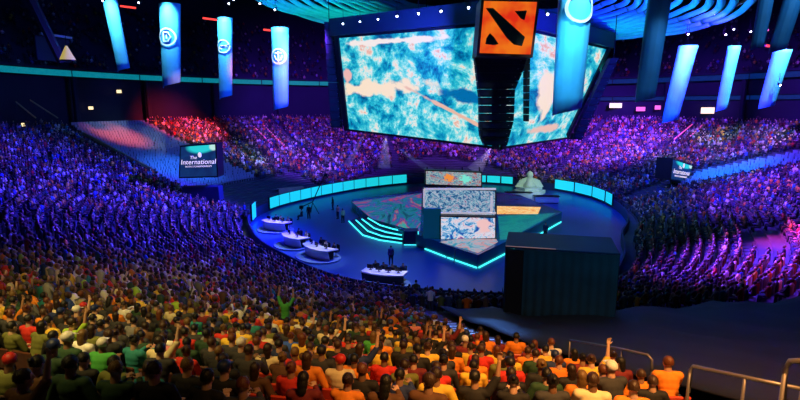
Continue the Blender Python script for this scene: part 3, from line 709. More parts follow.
stage_screen([(441, 239, 0), (495, 238, 0), (495, 218, 0), (441, 217, 0)], 49.8, mainpic, 'bright blue and pink screen at the foot of the stack on the stage')
o, base = stage_screen([(424, 213.5, 0), (495, 215, 0), (495, 191, 0), (424, 189, 0)], 50.6, crowdpic, 'wide white-framed screen of player pictures in the middle of the stack')
for (x0, x1, y0, y1) in ((424, 496, 188, 190), (423, 425, 189, 207), (440, 496, 212, 214), (490, 493, 196, 213)):
    p, q = aty(x0, y1, 50.4), aty(x1, y0, 50.4); MB().bbox((p+q)/2-base, (q.x-p.x, .1, q.z-p.z), .02).build('white_border', mat('lit_white_border', (.7,.7,.75), .5, emit=(.65,.6,.7), es=.6), o)
p, q = aty(423, 238, 50.2), aty(441, 208, 50.2); MB().bbox((p+q)/2-base, (q.x-p.x, .5, q.z-p.z), .05).build('teal_side_block', mat('teal_block', (.01,.16,.26), .5, emit=(.0,.05,.08), es=.5), o)
p, q = aty(443, 217, 51.3), aty(493, 188, 51.3); MB().bbox((p+q)/2-base, (q.x-p.x, .8, q.z-p.z), .05).build('support_wall', M['dark'], o)
stage_screen([(426, 184, 0), (481, 186, 0), (481, 173, 0), (426, 171, 0)], 51.4, toppic, 'thin topmost screen of the stack, with an orange figure')
p = aty(453, 187, 52.2); b = MB()
for x_ in (427, 445, 462, 479):
    e = aty(x_, 187, 52.2); b.tube([e+Vector((0, 0, 2.0)), Vector((e.x, e.y, 1.2))], .07, 6)
b.tube([aty(427, 188, 52.2), aty(479, 188, 52.2)], .07, 6); tag(b.build('screen_scaffold', M['dark']), 'dark scaffold holding up the topmost stage screen', 'scaffold')
# the trophy on its plinth, and the pale boxes in front of it
tb = atz(529, 193, 0); o = empty('trophy', tb, 0, 'pale winged shield trophy on a stepped plinth behind the stage', 'trophy')
MB().lathe([(2.6, 0), (2.6, .5), (2.1, .55), (2.1, 1.0), (1.2, 1.05)], n=6).build('plinth', M['statue'], o)
MB().lathe([(1.1, 1.0), (.9, 1.5), (.45, 2.1), (.42, 2.6), (.6, 2.9), (.45, 3.3), (.12, 3.55)], n=16).build('figure', M['statue'], o, smooth=True)
for s in (-1, 1):
    b = MB(); b.add([(s*.3, -.1, 2.6), (s*1.6, -.12, 2.1), (s*2.3, -.05, 1.0), (s*.5, -.1, 1.0), (s*.3, .2, 2.6), (s*1.6, .12, 2.1), (s*2.3, .15, 1.0), (s*.5, .2, 1.0)], [(0,1,2,3),(4,7,6,5),(0,4,5,1),(1,5,6,2),(2,6,7,3),(3,7,4,0)]); b.build('wing', M['statue'], o)
MB().ell((0, -.25, 2.0), (.55, .14, .6), nu=12, nv=8).build('shield', M['statue'], o, smooth=True)
for (x0, x1, y0, y1, lb) in ((505, 531, 193, 199, 'pale green display counter left of the dark gap under the trophy'), (534, 558, 196, 203, 'pale green display counter right of the dark gap under the trophy')):
    p, q = atz(x0, y1, 0), atz(x1, y1, 0); L_ = (q-p); o = empty('display_counter', (p+q)/2, math.atan2(L_.y, L_.x)-.05, lb, 'counter', 'display counters under the trophy')
    MB().bbox((0, 0, .55), (L_.length, .9, .9), .05).build('body', M['statue'], o); MB().bbox((0, 0, 1.05), (L_.length+.2, 1.1, .08), .02).build('top', M['dark'], o)
    MB().bbox((0, 0, .05), (L_.length-.2, .8, .1), .02).build('plinth', M['dark'], o)
# ------------------------------------------------------------------ analyst desks on the left, each with its people
def desk(px0, px1, label, near_what, curve=.5, deep=1.3, people=3, shirts_=('black', 'white', 'grey')):
    p, q = atz(*px0, 0), atz(*px1, 0); L_ = q-p; W = L_.length; a = math.atan2(L_.y, L_.x); mid = (p+q)/2
    o = empty('broadcast_desk', mid, a, label, 'desk', 'white broadcast desks along the left of the floor')
    n_ = 10; f = lambda k, yo: (W*(k/n_-.5), yo-curve*(1-(2*k/n_-1)**2), 0)
    b = MB(); top = [Vector(f(k, .0))+Vector((0, 0, 1.02)) for k in range(n_+1)]; bk = [Vector(f(k, deep))+Vector((0, 0, 1.02)) for k in range(n_+1)]
    b.grid([[v for v in top], [v for v in bk]]); b.build('desk_top', M['white'], o, solid=.10)
    b = MB(); b.grid([[v+Vector((0, .12, -.05)) for v in top], [v+Vector((0, .3, -.95)) for v in top]]); b.build('front_panel', M['white'] if near_what else M['dark'], o, solid=.05)
    for k in (1, n_-1):
        b = MB(); v = Vector(f(k, deep*.6)); b.bbox((v.x, v.y, .48), (.12, .7, .96), .02); b.build('pedestal', M['dark'], o)
    tp = Matrix.Translation(mid)@Matrix.Rotation(a, 4, 'Z')
    for k in range(people):
        u = (k+.5)/people; v = Vector((W*(u-.5)*.9, deep*.55-curve*(1-(2*u-1)**2), 1.07))
        mo = empty('monitor', tp@v, a, f'small dark monitor on the {near_what or "nearest"} broadcast desk, {ordn(k+1)} from its left end', 'monitor', 'monitors on the broadcast desks')
        MB().bbox((0, 0, .28), (.55, .05, .34), .015).build('screen_panel', M['blackgloss'], mo); MB().bbox((0, .04, .08), (.06, .04, .14), .01).build('stand', M['dark'], mo); MB().bbox((0, .04, .01), (.25, .18, .02), .005).build('base', M['dark'], mo)
        v2 = Vector((v.x, deep+.55-curve*(1-(2*u-1)**2), 0)); w_ = tp@v2
        ch = empty('desk_chair', w_+Vector((0, 0, .14)), a+math.pi, f'black swivel chair behind the {near_what or "nearest"} broadcast desk, {ordn(k+1)} from its left end', 'chair', 'chairs behind the broadcast desks')
        MB().bbox((0, -.02, .46), (.5, .48, .08), .03).build('seat', M['dark'], ch); MB().bbox((0, -.27, .8), (.46, .06, .6), .03).build('backrest', M['dark'], ch); MB().lathe([(.28, 0), (.28, .04), (.04, .08), (.04, .42)], n=10).build('pedestal_base', M['rail'], ch)
        pr = person(('upright', 'turned', 'leaning')[k % 3], w_+Vector((0, 0, .15)), a+math.pi, COL[shirts_[k % len(shirts_)]], (.02, .02, .03), SK[k % 4], HC['black'], 'short')
        tag(pr, f'person in {shirts_[k % len(shirts_)]} shirt behind the {near_what or "nearest"} broadcast desk, {ordn(k+1)} from its left', 'person', 'people at the broadcast desks')
    b = MB(); pf = [Vector((W*.5*1.25*math.cos(q_), deep*.3+1.9*math.sin(q_), 0)) for q_ in [2*math.pi*k/28 for k in range(28)]]
    b.add([v+Vector((0, 0, .14)) for v in pf]+[v+Vector((0, 0, .01)) for v in pf], [tuple(range(28))]+[(k, (k+1) % 28, 28+(k+1) % 28, 28+k) for k in range(28)])
    b.build('platform', mat('pale_blue_platform', (.12,.24,.42), .5), o)
    return o
desk((262, 229), (284, 233), 'farthest white broadcast desk by the left tip of the floor', 'farthest')
desk((282, 243), (299, 250), 'middle white broadcast desk with slanted front along the left of the floor', 'middle', people=2, shirts_=('charcoal', 'cream'))
desk((303, 254), (327, 263), 'third white broadcast desk with a pointed end along the left of the floor', 'third', shirts_=('black', 'cream', 'charcoal'))
desk((361, 284), (403, 289), 'long curved white desk nearest the front rows on the blue floor', '', curve=.35, people=4, shirts_=('black', 'charcoal', 'black', 'navy'))
for i, (px, py, kd, sh, lb) in enumerate([(391, 262, 'standing', 'grey', 'person in grey shirt standing on the blue floor beyond the nearest white desk'), (343, 220, 'standing', 'cream', 'person in cream shirt standing at the foot of the lit stage steps'), (338, 216, 'standing', 'pink', 'person in pink shirt standing left of the lit stage steps'),
    (302, 217, 'leaning', 'black', 'person in black crouching beside the camera crane'), (333, 207, 'standing', 'black', 'person in black standing behind the lit stage steps'), (545, 236, 'standing', 'navy', 'person in navy standing right of the stage edge'), (309, 216, 'standing', 'black', 'person in black operating the camera crane')]):
    p = atz(px, py+3, 0); tag(person(kd if kd != 'leaning' else 'upright', p, .5*i, COL[sh], (.02, .02, .03), SK[i % 5], HC['black'], 'short'), lb, 'person')
cb = atz(313, 214, 0); o = empty('camera_crane', cb, 0, 'dark camera crane on a tripod in front of the cyan light boards', 'camera crane')
for k in range(3): MB().tube([(0, 0, 1.5), (.8*math.cos(k*2.1), .8*math.sin(k*2.1), 0)], .04, 6).build('leg', M['dark'], o)
MB().tube([(-1.2, -.4, 1.1), (0, 0, 1.6), (1.6, .8, 5.2)], .07, 6).build('boom', M['dark'], o); MB().bbox((-1.4, -.45, 1.0), (.5, .4, .4), .03).build('counterweight', M['dark'], o)
MB().bbox((1.7, .85, 5.0), (.4, .6, .35), .04).build('camera_body', M['blackgloss'], o)
# platform with lit tan front behind the left boards
p, q = aty(279, 196, 78), aty(304, 194, 80); o = empty('press_counter', Vector((p.x, p.y, 0)), math.atan2(q.y-p.y, q.x-p.x), 'lit tan counter above the cyan light boards at the left', 'counter')
W = math.hypot(q.x-p.x, q.y-p.y); z_ = p.z
MB().bbox((W/2, 0, z_+.45), (W, .15, 1.1), .03).build('front_board', M['tan'], o); MB().bbox((W/2, .4, z_+1.03), (W+.1, .9, .07), .02).build('counter_top', M['tan'], o); MB().bbox((W/2, 2.2, z_/2), (W+.4, 2.6, z_-.1), .05).build('platform', M['navy'], o)
for k, (px, py, sh) in enumerate([(308, 194, 'white'), (314, 193, 'pink'), (322, 193, 'black'), (328, 191, 'charcoal')]):
    v = aty(px, py+4, 81.5+k); tag(person(('standing', 'upright', 'turned')[k % 3], v, math.pi+.2*k, COL[sh], (.02, .02, .03), SK[k % 5], HC['dark brown'], 'short'), f'person in {sh} shirt beside the lit tan counter', 'person')
b = MB(); p2 = aty(330, 193, 82); b.bbox(((p2.x+q.x)/2+.6, (p2.y+q.y)/2+4.8, z_/2-.1), (abs(p2.x-q.x)+1, 2.2, z_-.25), .05); tag(b.build('press_platform', M['navy']), 'dark blue platform under the people right of the tan counter', 'platform')
#@@PART4
# ------------------------------------------------------------------ the hanging screen cube
sb = empty('hanging_scoreboard', (9.6, 76, 9), 0, 'giant four-sided screen cube hanging over the stage, showing a turquoise game map', 'scoreboard'); off = Vector((9.6, 76, 9))
RAMP = [(.36, (.0,.06,.22)), (.43, (.0,.25,.48)), (.485, (.02,.55,.68)), (.535, (.25,.78,.82)), (.575, (.90,.88,.80)), (.63, (.85,.40,.30))]
mapback = ledmat('led_game_map_dim', [(.4, (.0,.03,.10)), (.5, (.01,.10,.22)), (.6, (.1,.2,.25))], 3.4, .6, uvscale=(2.6, 1.4))
map1 = ledmat('led_game_map', RAMP, 2.6, .95, detail=9, distort=.25, uvscale=(2.6, 1.4), blobs=[(.26, .46, .32, .07, .05, (1., .80, .60), 3.2), (.78, .25, .36, .018, -.62, (.85, .50, .38), 1.8), (.92, .85, .09, .10, 0, (.02, .60, .74), 1.6), (.80, .42, .10, .05, -.5, (.0, .16, .42), 3.), (.07, .6, .03, .07, 0, (.9, .5, .45), 2.4), (.38, .93, .36, .03, 0, (.95, .85, .8), 3.)])
map2 = ledmat('led_game_map_two', RAMP, 2.6, .95, detail=9, distort=.25, uvscale=(1.6, 1.4), blobs=[(.35, .42, .08, .22, 0, (1., .80, .62), 2.2), (.7, .6, .06, .16, .3, (.02, .3, .6), 2.), (.55, .12, .25, .04, 0, (.85, .55, .45), 2.4)])
pan = [([(345, 128.5, 77.5), (500, 147, 60.5), (500, 25, 59), (335, 38.5, 75)], map1), ([(500, 147.5, 60.5), (568, 137, 77.5), (609, 50, 72.5), (500, 25, 59)], map2)]
tops = []
def on_plane(px, py, a, b, c):
    n = (b-a).cross(c-a); r = aty(px, py, 1.)-Vector((0, 0, H)); o_ = Vector((0, 0, H)); return o_+r*((a-o_).dot(n)/r.dot(n))
K0, K1 = aty(500, 147, 60.5), aty(500, 25, 59.3); LB, RB = aty(345, 128.5, 77.5), aty(568, 137, 76)
for c, m_ in (([LB, K0, K1, on_plane(335, 38.5, LB, K0, K1)], map1), ([K0, RB, on_plane(609, 50, K0, RB, K1), K1], map2)):
    c = [p-off for p in c]; f, n = screen_panel('screen_frame', *c, m_, M['dark'], sb, .3, .9); tops.append(c)
back = [Vector((9.6-2*off.x+off.x, 0, 0))]
# far two faces close the square
c1, c2 = tops; fl_b, co_b, co_t, fl_t = c1; fr_b, fr_t = c2[1], c2[2]
ctr_b = (fl_b+fr_b)/2; ctr_t = (fl_t+fr_t)/2
far_b, far_t = ctr_b*2-co_b, ctr_t*2-co_t
screen_panel('screen_frame', fr_b, far_b, far_t, fr_t, mapback, M['dark'], sb, .3, .9); screen_panel('screen_frame', far_b, fl_b, fl_t, far_t, mapback, M['dark'], sb, .3, .9)
def truss_box(P, Q, h, dep, z0):
    d = (Q-P); d.z = 0; nrm = Vector((-d.y, d.x, 0)).normalized()
    b = MB(); vs = []
    for s_ in (0, dep):
        for p in (P, Q):
            for z_ in (p.z+.35, p.z+.35+h): vs.append(Vector((p.x, p.y, z_))+nrm*s_)
    b.add(vs, [(0,2,3,1),(4,5,7,6),(0,1,5,4),(2,6,7,3),(0,4,6,2),(1,3,7,5)])
    return b
zz = max(co_t.z, fl_t.z)+.4
for P, Q in ((fl_t, co_t), (co_t, fr_t), (fr_t, far_t), (far_t, fl_t)):
    truss_box(Vector((P.x*1.04, P.y*1.04, P.z)), Vector((Q.x*1.04, Q.y*1.04, Q.z)), 2.3, 1.2, zz).build('upper_housing', M['housing'], sb)
for x_, y_ in ((-6, 0), (6, 0), (0, 8), (0, -8)): MB().tube([(x_, y_, zz+2.5), (x_, y_, 33)], .08, 6).build('hanging_cable', M['dark'], sb)
# logo sign box
Y = 51.5; c = [aty(x, y, Y) for x, y in ((479.5, 53), (530.5, 54.5), (537, 2), (484, 1))]; base = c[0].copy()
lg = empty('emblem_sign', base, 0, 'glowing orange-red square sign with a dark slashed emblem in front of the screen cube', 'sign')
redface = mat('red_orange_sign_face', (.03,.004,.002), .5, emit=(1,.13,.01), es=.85, noise=.0)
redface.node_tree.nodes['Principled BSDF'].inputs['Specular IOR Level'].default_value = 0
N_, L_ = redface.node_tree.nodes, redface.node_tree.links; tc = N_.new('ShaderNodeTexCoord'); nz = N_.new('ShaderNodeTexNoise'); nz.inputs['Scale'].default_value = .5; cr = N_.new('ShaderNodeValToRGB'); cr.color_ramp.elements[0].position = .35; cr.color_ramp.elements[0].color = (.85, .03, .01, 1); cr.color_ramp.elements[1].position = .6; cr.color_ramp.elements[1].color = (1, .2, .012, 1)
L_.new(tc.outputs['Object'], nz.inputs[0]); L_.new(nz.outputs[0], cr.inputs[0]); L_.new(cr.outputs[0], redface.node_tree.nodes['Principled BSDF'].inputs['Emission Color'])
f, n = screen_panel('sign_box', *[p-base for p in c], redface, mat('dark_red_box', (.08,.01,.01), .6), lg, .25, 3.2, 'sign_face')
for P in ([(486, 8), (493, 8), (525, 37), (522, 46), (514, 44.5), (507, 38)], [(515, 11), (527, 10.5), (524.5, 20), (521, 18.5)], [(485.5, 44), (486.5, 38), (490, 33), (494, 37), (498.5, 44), (494, 45)]):
    b = MB(); v = [aty(x, y, Y-.12)-base for x, y in P]; v2 = [p+Vector((0, .12, 0)) for p in v]; k = len(v)
    b.add(v+v2, [tuple(range(k)), tuple(range(k, 2*k))[::-1]]+[(i, (i+1) % k, k+(i+1) % k, k+i) for i in range(k)]); b.build('emblem_stroke', mat('dark_olive_emblem', (.012,.012,.006), .7), lg)
for x_ in (.8, 4.2): MB().tube([(x_, 1.5, 5.2), (x_, 1.5, 22)], .06, 6).build('hanging_cable', M['dark'], lg)
# line arrays
def line_array(L, R, Y0, label, n_=11):
    b0 = aty((L[0][0]+R[0][0])/2, L[0][1], Y0); o = empty('speaker_array', b0, 0, label, 'speaker array', 'speaker arrays hanging before the screens')
    for k in range(n_):
        u0, u1 = k/n_, (k+.93)/n_; P = []
        for u in (u0, u1):
            py = L[0][1]+(L[-1][1]-L[0][1])*u
            xl = np.interp(py, [q[1] for q in L], [q[0] for q in L]); xr = np.interp(py, [q[1] for q in R], [q[0] for q in R])
            yo = Y0+1.2*u*u; P += [aty(xl, py, yo)-b0, aty(xr, py, yo)-b0]
        dp = Vector((0, 1.3, 0)); v = P+[p+dp for p in P]
        b = MB(); b.add(v, [(0,2,3,1),(4,5,7,6),(0,1,5,4),(2,6,7,3),(0,4,6,2),(1,3,7,5)]); cbn = b.build('cabinet', M['black'], o)
        m_ = [(P[0]+P[1])/2, (P[2]+P[3])/2]; w_ = abs(P[1].x-P[0].x)
        if w_ > 1: MB().bbox((m_[0]+m_[1])/2+Vector((0, -.03, 0)), (w_*.8, .04, abs(P[0].z-P[2].z)*.7), .01).build('grille', M['black'], cbn); MB().bbox((m_[0]+m_[1])/2+Vector((w_*.36, -.07, 0)), (.12, .05, .06), .01).build('handle', M['rail'], cbn)
    MB().tube([(0, .6, 0), (0, .6, 18)], .06, 6).build('hanging_cable', M['dark'], o)
line_array([(475, 57), (480, 100), (480, 135), (485, 146)], [(529, 57), (515, 90), (514, 120), (507, 146)], 54, 'wide black speaker array hanging under the red emblem sign')
line_array([(526, 20), (526, 122)], [(531, 20), (529, 122)], 54.5, 'thin black speaker array beside the right-hand screen', 14)
line_array([(324, 22), (331, 128)], [(333, 22), (342, 128)], 77.2, 'dark speaker array hanging at the outer left edge of the screen cube', 14)
line_array([(611, 58), (572, 140)], [(620, 56), (582, 140)], 79, 'dark speaker array hanging behind the right edge of the screen cube', 12)
# ------------------------------------------------------------------ hanging banners
def banner(top, bot, w, Y, label, emblem=None, m_='banner', dep=.45, wb=None):
    T, Bm = aty(*top, Y), aty(*bot, Y); o = empty('hanging_banner', Bm, 0, label, 'banner', 'tall fabric banners hanging round the arena')
    W = w/F*Y; WB = (wb or w)/F*Y; b = MB(); rows = []
    nv = 14
    for j in range(nv+1):
        u = j/nv; cc = Bm.lerp(T, u)-Bm; ww = WB+(W-WB)*u
        rows.append([cc+Vector((-ww/2*math.cos(math.pi*k/16), -ww*dep*math.sin(math.pi*k/16)+.03*math.sin(k*2.3), (-.35*ww*(1-k/16) if j == 0 else 0))) for k in range(17)])
    b.grid(rows); fb = b.build('fabric', M[m_], o, smooth=True, solid=.03)
    MB().tube([T-Bm+Vector((-W/2, 0, 0)), T-Bm+Vector((W/2, 0, 0))], .07, 6).build('top_bar', M['dark'], o)
    MB().tube([T-Bm+Vector((0, 0, .05)), T-Bm+Vector((0, 0, max(1., 33-T.z)))], .03, 6).build('hanging_cable', M['dark'], o)
    if emblem:
        ex, ey, er, kind = emblem; E_ = aty(ex, ey, Y)-Bm; r = er/F*Y; a_c = lambda X: -math.sqrt(max(.01, (W/2)**2-(X)**2))*dep*2-.06
        cx = (Bm.lerp(T, (ey-bot[1])/(top[1]-bot[1]))-Bm).x
        def pnt(u, v): X = E_.x+u*r; return Vector((X, a_c(min(W/2-.02, max(-W/2+.02, X-cx))), E_.z+v*r))
        rings = [[pnt(math.cos(a)*q, math.sin(a)*q) for a in [2*math.pi*k/24 for k in range(25)]] for q in (.82, 1.)]
        MB().grid(rings).build('emblem', M['emblem'] if kind != 'dark' else M['emblemdark'], fb, solid=.02)
        strokes = {'D': [[(-.35, -.5), (-.35, .5)], [(-.35, .5), (.2, .45), (.45, 0), (.2, -.45), (-.35, -.5)], [(0, -.2), (0, .25)]], 'cross': [[(0, -.8), (0, .6)], [(-.5, .1), (-.3, -.4), (0, -.5), (.3, -.4), (.5, .1)], [(-.4, .4), (.4, .4)]], 'wave': [[(-.8, -.2), (-.2, .1), (.2, 0), (.9, .3)], [(-.5, -.4), (.7, -.1)]]}.get(kind, [])
        for s_ in strokes: MB().tube([pnt(*q) for q in s_], r*.09, 5).build('emblem', M['emblem'], fb)
    # its own spotlight, above and in front
    up = Bm.lerp(T, .93) if top[1] > -8 else aty(np.interp(-5, (top[1], bot[1]), (top[0], bot[0])), -5, Y)
    return o, T, Bm, W
BN = [((108, -12), (124, 68), 14, 80, 'slim leaning blue banner without emblem at the far left', None, 'banner', 22), ((170, 4), (172, 82), 20, 79, 'blue banner with a ring-shaped letter emblem, second from the left end', (170.5, 38, 8.5, 'D'), 'banner', 30),
 ((225, 18), (226, 95), 14.5, 82, 'blue banner with a faint wave emblem above the purple stand', (225, 47, 6.5, 'wave'), 'banner', 38), ((280, 28), (281, 106), 17, 84, 'blue banner with a wreath emblem just left of the screen cube', (280, 57, 7.5, 'cross'), 'banner', 45),
 ((577, -25), (567, 106), 33, 46, 'large bright blue banner hanging across the right-hand screen', (576, 10, 14, 'ring'), 'banner', 8), ((662, -20), (645, 96), 22, 50, 'dark navy banner beside the teal ceiling swags', None, 'bannerdark', 10),
 ((688, 46), (670, 118), 18, 76, 'leaning blue banner next to the purple ceiling lamp', None, 'banner', 60), ((734, 46), (721, 108), 12, 80, 'narrow leaning blue banner between two wider ones at the right', None, 'banner', 60), ((782, 50), (766, 104), 17, 76, 'leaning blue banner nearest the right end', None, 'banner', 60),
 ((770, -25), (757, 46), 14, 42, 'dark teal gathered banner high at the right', None, 'bannerdark', 5), ((800, -25), (777, 48), 18, 41, 'crumpled dark banner hanging high in the right corner', None, 'bannerdark', 5)]
for top, bot, w_, Y, lb, em, m_, hot in BN:
    o, T, Bm, W = banner(top, bot, w_, Y, lb, em, m_, wb=w_*.85)
    if m_ == 'banner':
        hx = np.interp(hot, (top[1], bot[1]), (top[0], bot[0])); hp = aty(hx, hot, Y)
        src = hp+Vector((.6, -4.5, 5.5)); light('banner_spot', 'SPOT', src, hp+Vector((0, 0, -1)), 15000 if Y > 50 else 11000, (.55, .9, 1), .2, 50, 1.)
        if Y < 50: light('banner_spot', 'SPOT', aty(560, 60, Y)+Vector((-3, -9, 6)), aty(572, 70, Y), 9000, (.2, .7, 1), .3, 46, 1.)
    else: light('banner_spot', 'SPOT', aty(bot[0], bot[1]-40, Y)+Vector((2, -6, 4)), aty(bot[0], bot[1]-35, Y), 1500, (.2, .7, 1), .3, 60, .9)
# ------------------------------------------------------------------ ceiling swags
cp = empty('ceiling_canopy', (11, 75, 27), 0, 'round canopy of striped teal fabric swags above the screen cube', 'canopy'); cp.rotation_euler = (0, .06, 0); cp.location.z = 25.6
NR = 13
for i in range(NR):
    r0 = 31-1.45*i; r1 = r0-.86; b = MB(); rows = []
    for j in range(5):
        r = r0+(r1-r0)*j/4; rows.append([(r*1.02*math.cos(a)+.4*math.sin(a*5+i), r*math.sin(a), .16*i-.45*math.sin(math.pi*j/4)-.2*abs(math.sin(a*7+.35*i))+.02*j+1.2) for a in [2*math.pi*k/112 for k in range(113)]])
    b.grid(rows); b.build('fabric_swag', M['fabric'], cp, smooth=True, solid=.04)
MB().tube([(31.3*math.cos(a), 31*math.sin(a), 2.4) for a in [2*math.pi*k/64 for k in range(65)]], .16, 6).build('outer_ring', M['dark'], cp)
for k in range(16):
    a = 2*math.pi*k/16; MB().tube([(31.2*math.cos(a), 31*math.sin(a), 2.4), (10*math.cos(a), 10*math.sin(a), 5)], .08, 5).build('spoke', M['dark'], cp)
for k in range(8):
    a = 2*math.pi*(k+.5)/8; light('canopy_uplight', 'SPOT', (11+22*math.cos(a), 75+22*math.sin(a), 18.5), (11+25*math.cos(a), 75+25*math.sin(a), 27), 5200 if math.cos(a) < .3 else 2200, (.02, .9, .74), .4, 120, .6)
# ------------------------------------------------------------------ stage lights, red strips, suite lights
def lamp(px, py, Y, label, grp, r=.2, col='lens'):
    r *= .72
    p = aty(px, py, Y); o = empty('stage_light', p, 0, label, 'lamp', grp); R = Matrix.Rotation(.5, 3, 'X')
    b = MB(); b.tube([R@Vector((0, -.1, 0)), R@Vector((0, .15, 0)), R@Vector((0, .6, 0))], [r*1.15, r*1.25, r*.8], 12); b.build('housing', M['dark'], o, smooth=False)
    MB().ell(R@Vector((0, -.08, 0)), (r, .08, r), R, 12, 6).build('lens', M[col], o, smooth=True)
    b = MB(); b.tube([(-r*1.5, .2, 0), (-r*1.5, .25, .55), (r*1.5, .25, .55), (r*1.5, .2, 0)], .03, 5); b.build('yoke', M['dark'], o)
    MB().tube([(0, .25, .55), (0, .25, 1.6)], .03, 5).build('hanging_rod', M['dark'], o); return p
for i, (px, py, Y) in enumerate([(343, 23.5, 71), (360, 21.5, 69.5), (378, 19, 67.5), (397, 16, 65.5), (418.5, 13.5, 63.5), (441, 11, 61.5), (468.5, 7.5, 58)]):
    p = lamp(px, py, Y, f'small white lamp above the left-hand screen, {ordn(i+1)} from its left end', 'white lamps along the screen cube', .16+.03*(i > 2))
lamp(547.5, 14, 62, 'small white lamp above the right-hand screen between the sign and the big banner', 'white lamps along the screen cube', .2)
LM = [(229, 3.5, 'nearest the second banner top', 'lens'), (234, -.5, 'highest over the third banner', 'lens'), (260, 3.5, 'at the left edge of the teal canopy', 'lens'), (275, 9.5, 'under the left edge of the teal canopy', 'lens'), (103, .5, 'left of the slim leaning banner', 'lens'), (139, 2.5, 'between the first two banners', 'lens'),
      (709.5, 4, 'at the right edge of the teal canopy', 'lens'), (714, 14, 'below the right edge of the teal canopy', 'lens'), (733.5, 29, 'directly over the narrow leaning banner', 'lens'), (725.5, 34.5, 'low left of the narrow leaning banner', 'lens'), (750.5, 31.5, 'between the two right banners', 'lens'), (767.5, 30, 'pink, left of the crumpled banner', 'plight'), (688, 34, 'over the leaning banner by the canopy', 'lens'), (780, 85, 'low beside the banner nearest the right end', 'lens')]
for px, py, lb, c_ in LM: lamp(px, py, 74, f'hanging stage lamp {lb}', 'stage lamps hanging from the roof', .17 if c_ == 'lens' else .22, c_)
for px, py, w_, lb in ((128, 7, 15, 'thin red light strip between the first two banners'), (210, 19, 14, 'thin red light strip left of the third banner'), (267, 30, 7, 'short red light strip left of the wreath banner'), (769, 46, 6, 'short red light strip under the gathered banners')):
    p = aty(px, py, 95 if px < 700 else 70); o = empty('light_strip', p, 0, lb, 'light strip', 'red light strips high in the stands'); MB().bbox((0, 0, 0), (w_/F*p.y, .12, .3), .04, rot=Matrix.Rotation(.12, 3, 'Y')).build('diffuser', M['redled'], o); MB().bbox((0, .12, .0), (w_/F*p.y+.2, .12, .5), .04, rot=Matrix.Rotation(.12, 3, 'Y')).build('housing', M['dark'], o)
for px, py, w_, h_, m_, lb in ((616, 105.5, 14, 4.5, 'wlight', 'warm white lit suite window left above the right stand'), (640, 109, 9, 4, 'plight', 'pink lit suite window beside the warm one'), (657, 107.5, 6, 4, 'plight', 'small pink lit suite window under the navy banner'), (709, 110.5, 18, 6, 'wlight', 'brightest warm suite window between two leaning banners'), (64, 56, 0, 0, '', ''), (92, 108, 5, 3, 'wlight', 'small warm light on the left concourse'), (120, 91.5, 5, 3, 'wlight', 'small white light under the left ribbon board'), (26, 125, 6, 4, 'wlight', 'round warm light above the top left rows')):
    if not w_: continue
    v, t, d = hit(px, py, .6, 37.4); o = empty('suite_window', v-Vector((0, .3, 0)), 0, lb, 'window', 'lit suite windows on the concourse'); W = w_/F*v.y; Hs = h_/F*v.y
    MB().bbox((0, 0, 0), (W, .06, Hs), .02).build('lit_pane', M[m_], o); b = MB()
    for s in (-1, 1): b.bbox((s*(W/2+.05), -.02, 0), (.1, .14, Hs+.2), .02); b.bbox((0, -.02, s*(Hs/2+.05)), (W+.2, .14, .1), .02)
    b.build('frame', M['dark'], o)
# ribbon boards round the upper tier
RB1 = ledmat('ribbon_led', [(.3, (.0,.16,.26)), (.5, (.0,.26,.36)), (.7, (.02,.32,.40))], 3, .75, uvscale=(8, 1)); RB2 = ledmat('ribbon_led_dim', [(.3, (.0,.01,.10)), (.5, (.0,.02,.16)), (.7, (.0,.04,.22))], 3, .8, uvscale=(8, 1))
def ribbon(a0, a1, m_, label, z0=18.45, z1=19.35, dd=36.75):
    n_ = 14; mid = Vector((*pt((a0+a1)/2, dd), z0)); o = empty('ribbon_board', mid, 0, label, 'ribbon board', 'long ribbon light boards below the upper tier')
    me = bpy.data.meshes.new('display'); vs = []; 
    for k in range(n_+1):
        x, y = pt(a0+(a1-a0)*k/n_, dd); vs += [(x-mid.x, y-mid.y, 0), (x-mid.x, y-mid.y, z1-z0)]
    me.from_pydata(vs, [], [(2*k, 2*k+2, 2*k+3, 2*k+1) for k in range(n_)]); uv = me.uv_layers.new(name='UVMap')
    for p in me.polygons:
        for li, vi in zip(p.loop_indices, p.vertices): uv.data[li].uv = ((vi//2)/n_, vi % 2)
    me.materials.append(m_); d_ = bpy.data.objects.new('display', me); C.objects.link(d_); d_.parent = o
    b = MB()
    for z_ in (-.06, z1-z0+.06): b.tube([(*(Vector(pt(a0+(a1-a0)*k/n_, dd+.02))-mid.xy), z_) for k in range(n_+1)], .07, 4)
    b.build('frame', M['dark'], o)
for i, a0 in enumerate(range(196, 104, -12)): ribbon(R_(a0), R_(a0-11.8), RB1, f'dim cyan ribbon board under the left upper tier, {ordn(i+1)} section from the left')
for i, a0 in enumerate(range(64, -4, -12)): ribbon(R_(a0), R_(a0-11.8), RB2, f'dark blue ribbon board under the right upper tier, {ordn(i+1)} section from the screen')
for i, a0 in enumerate(range(64, -4, -12)): ribbon(R_(a0), R_(a0-11.8), RB2, f'dark blue lower ribbon board above the right concourse, {ordn(i+1)} section from the screen', 14.9, 15.6, 37.6)
# pillars of the concourse
for k in range(16):
    t = R_(200-k*13.2); x, y = pt(t, 36.2)
    if abs(x) < 8 and y < 40: continue
    struct('pillar', MB().bbox((x, y, 14.6), (.7, .7, 7.6), .08, rz=t), M['wall'])
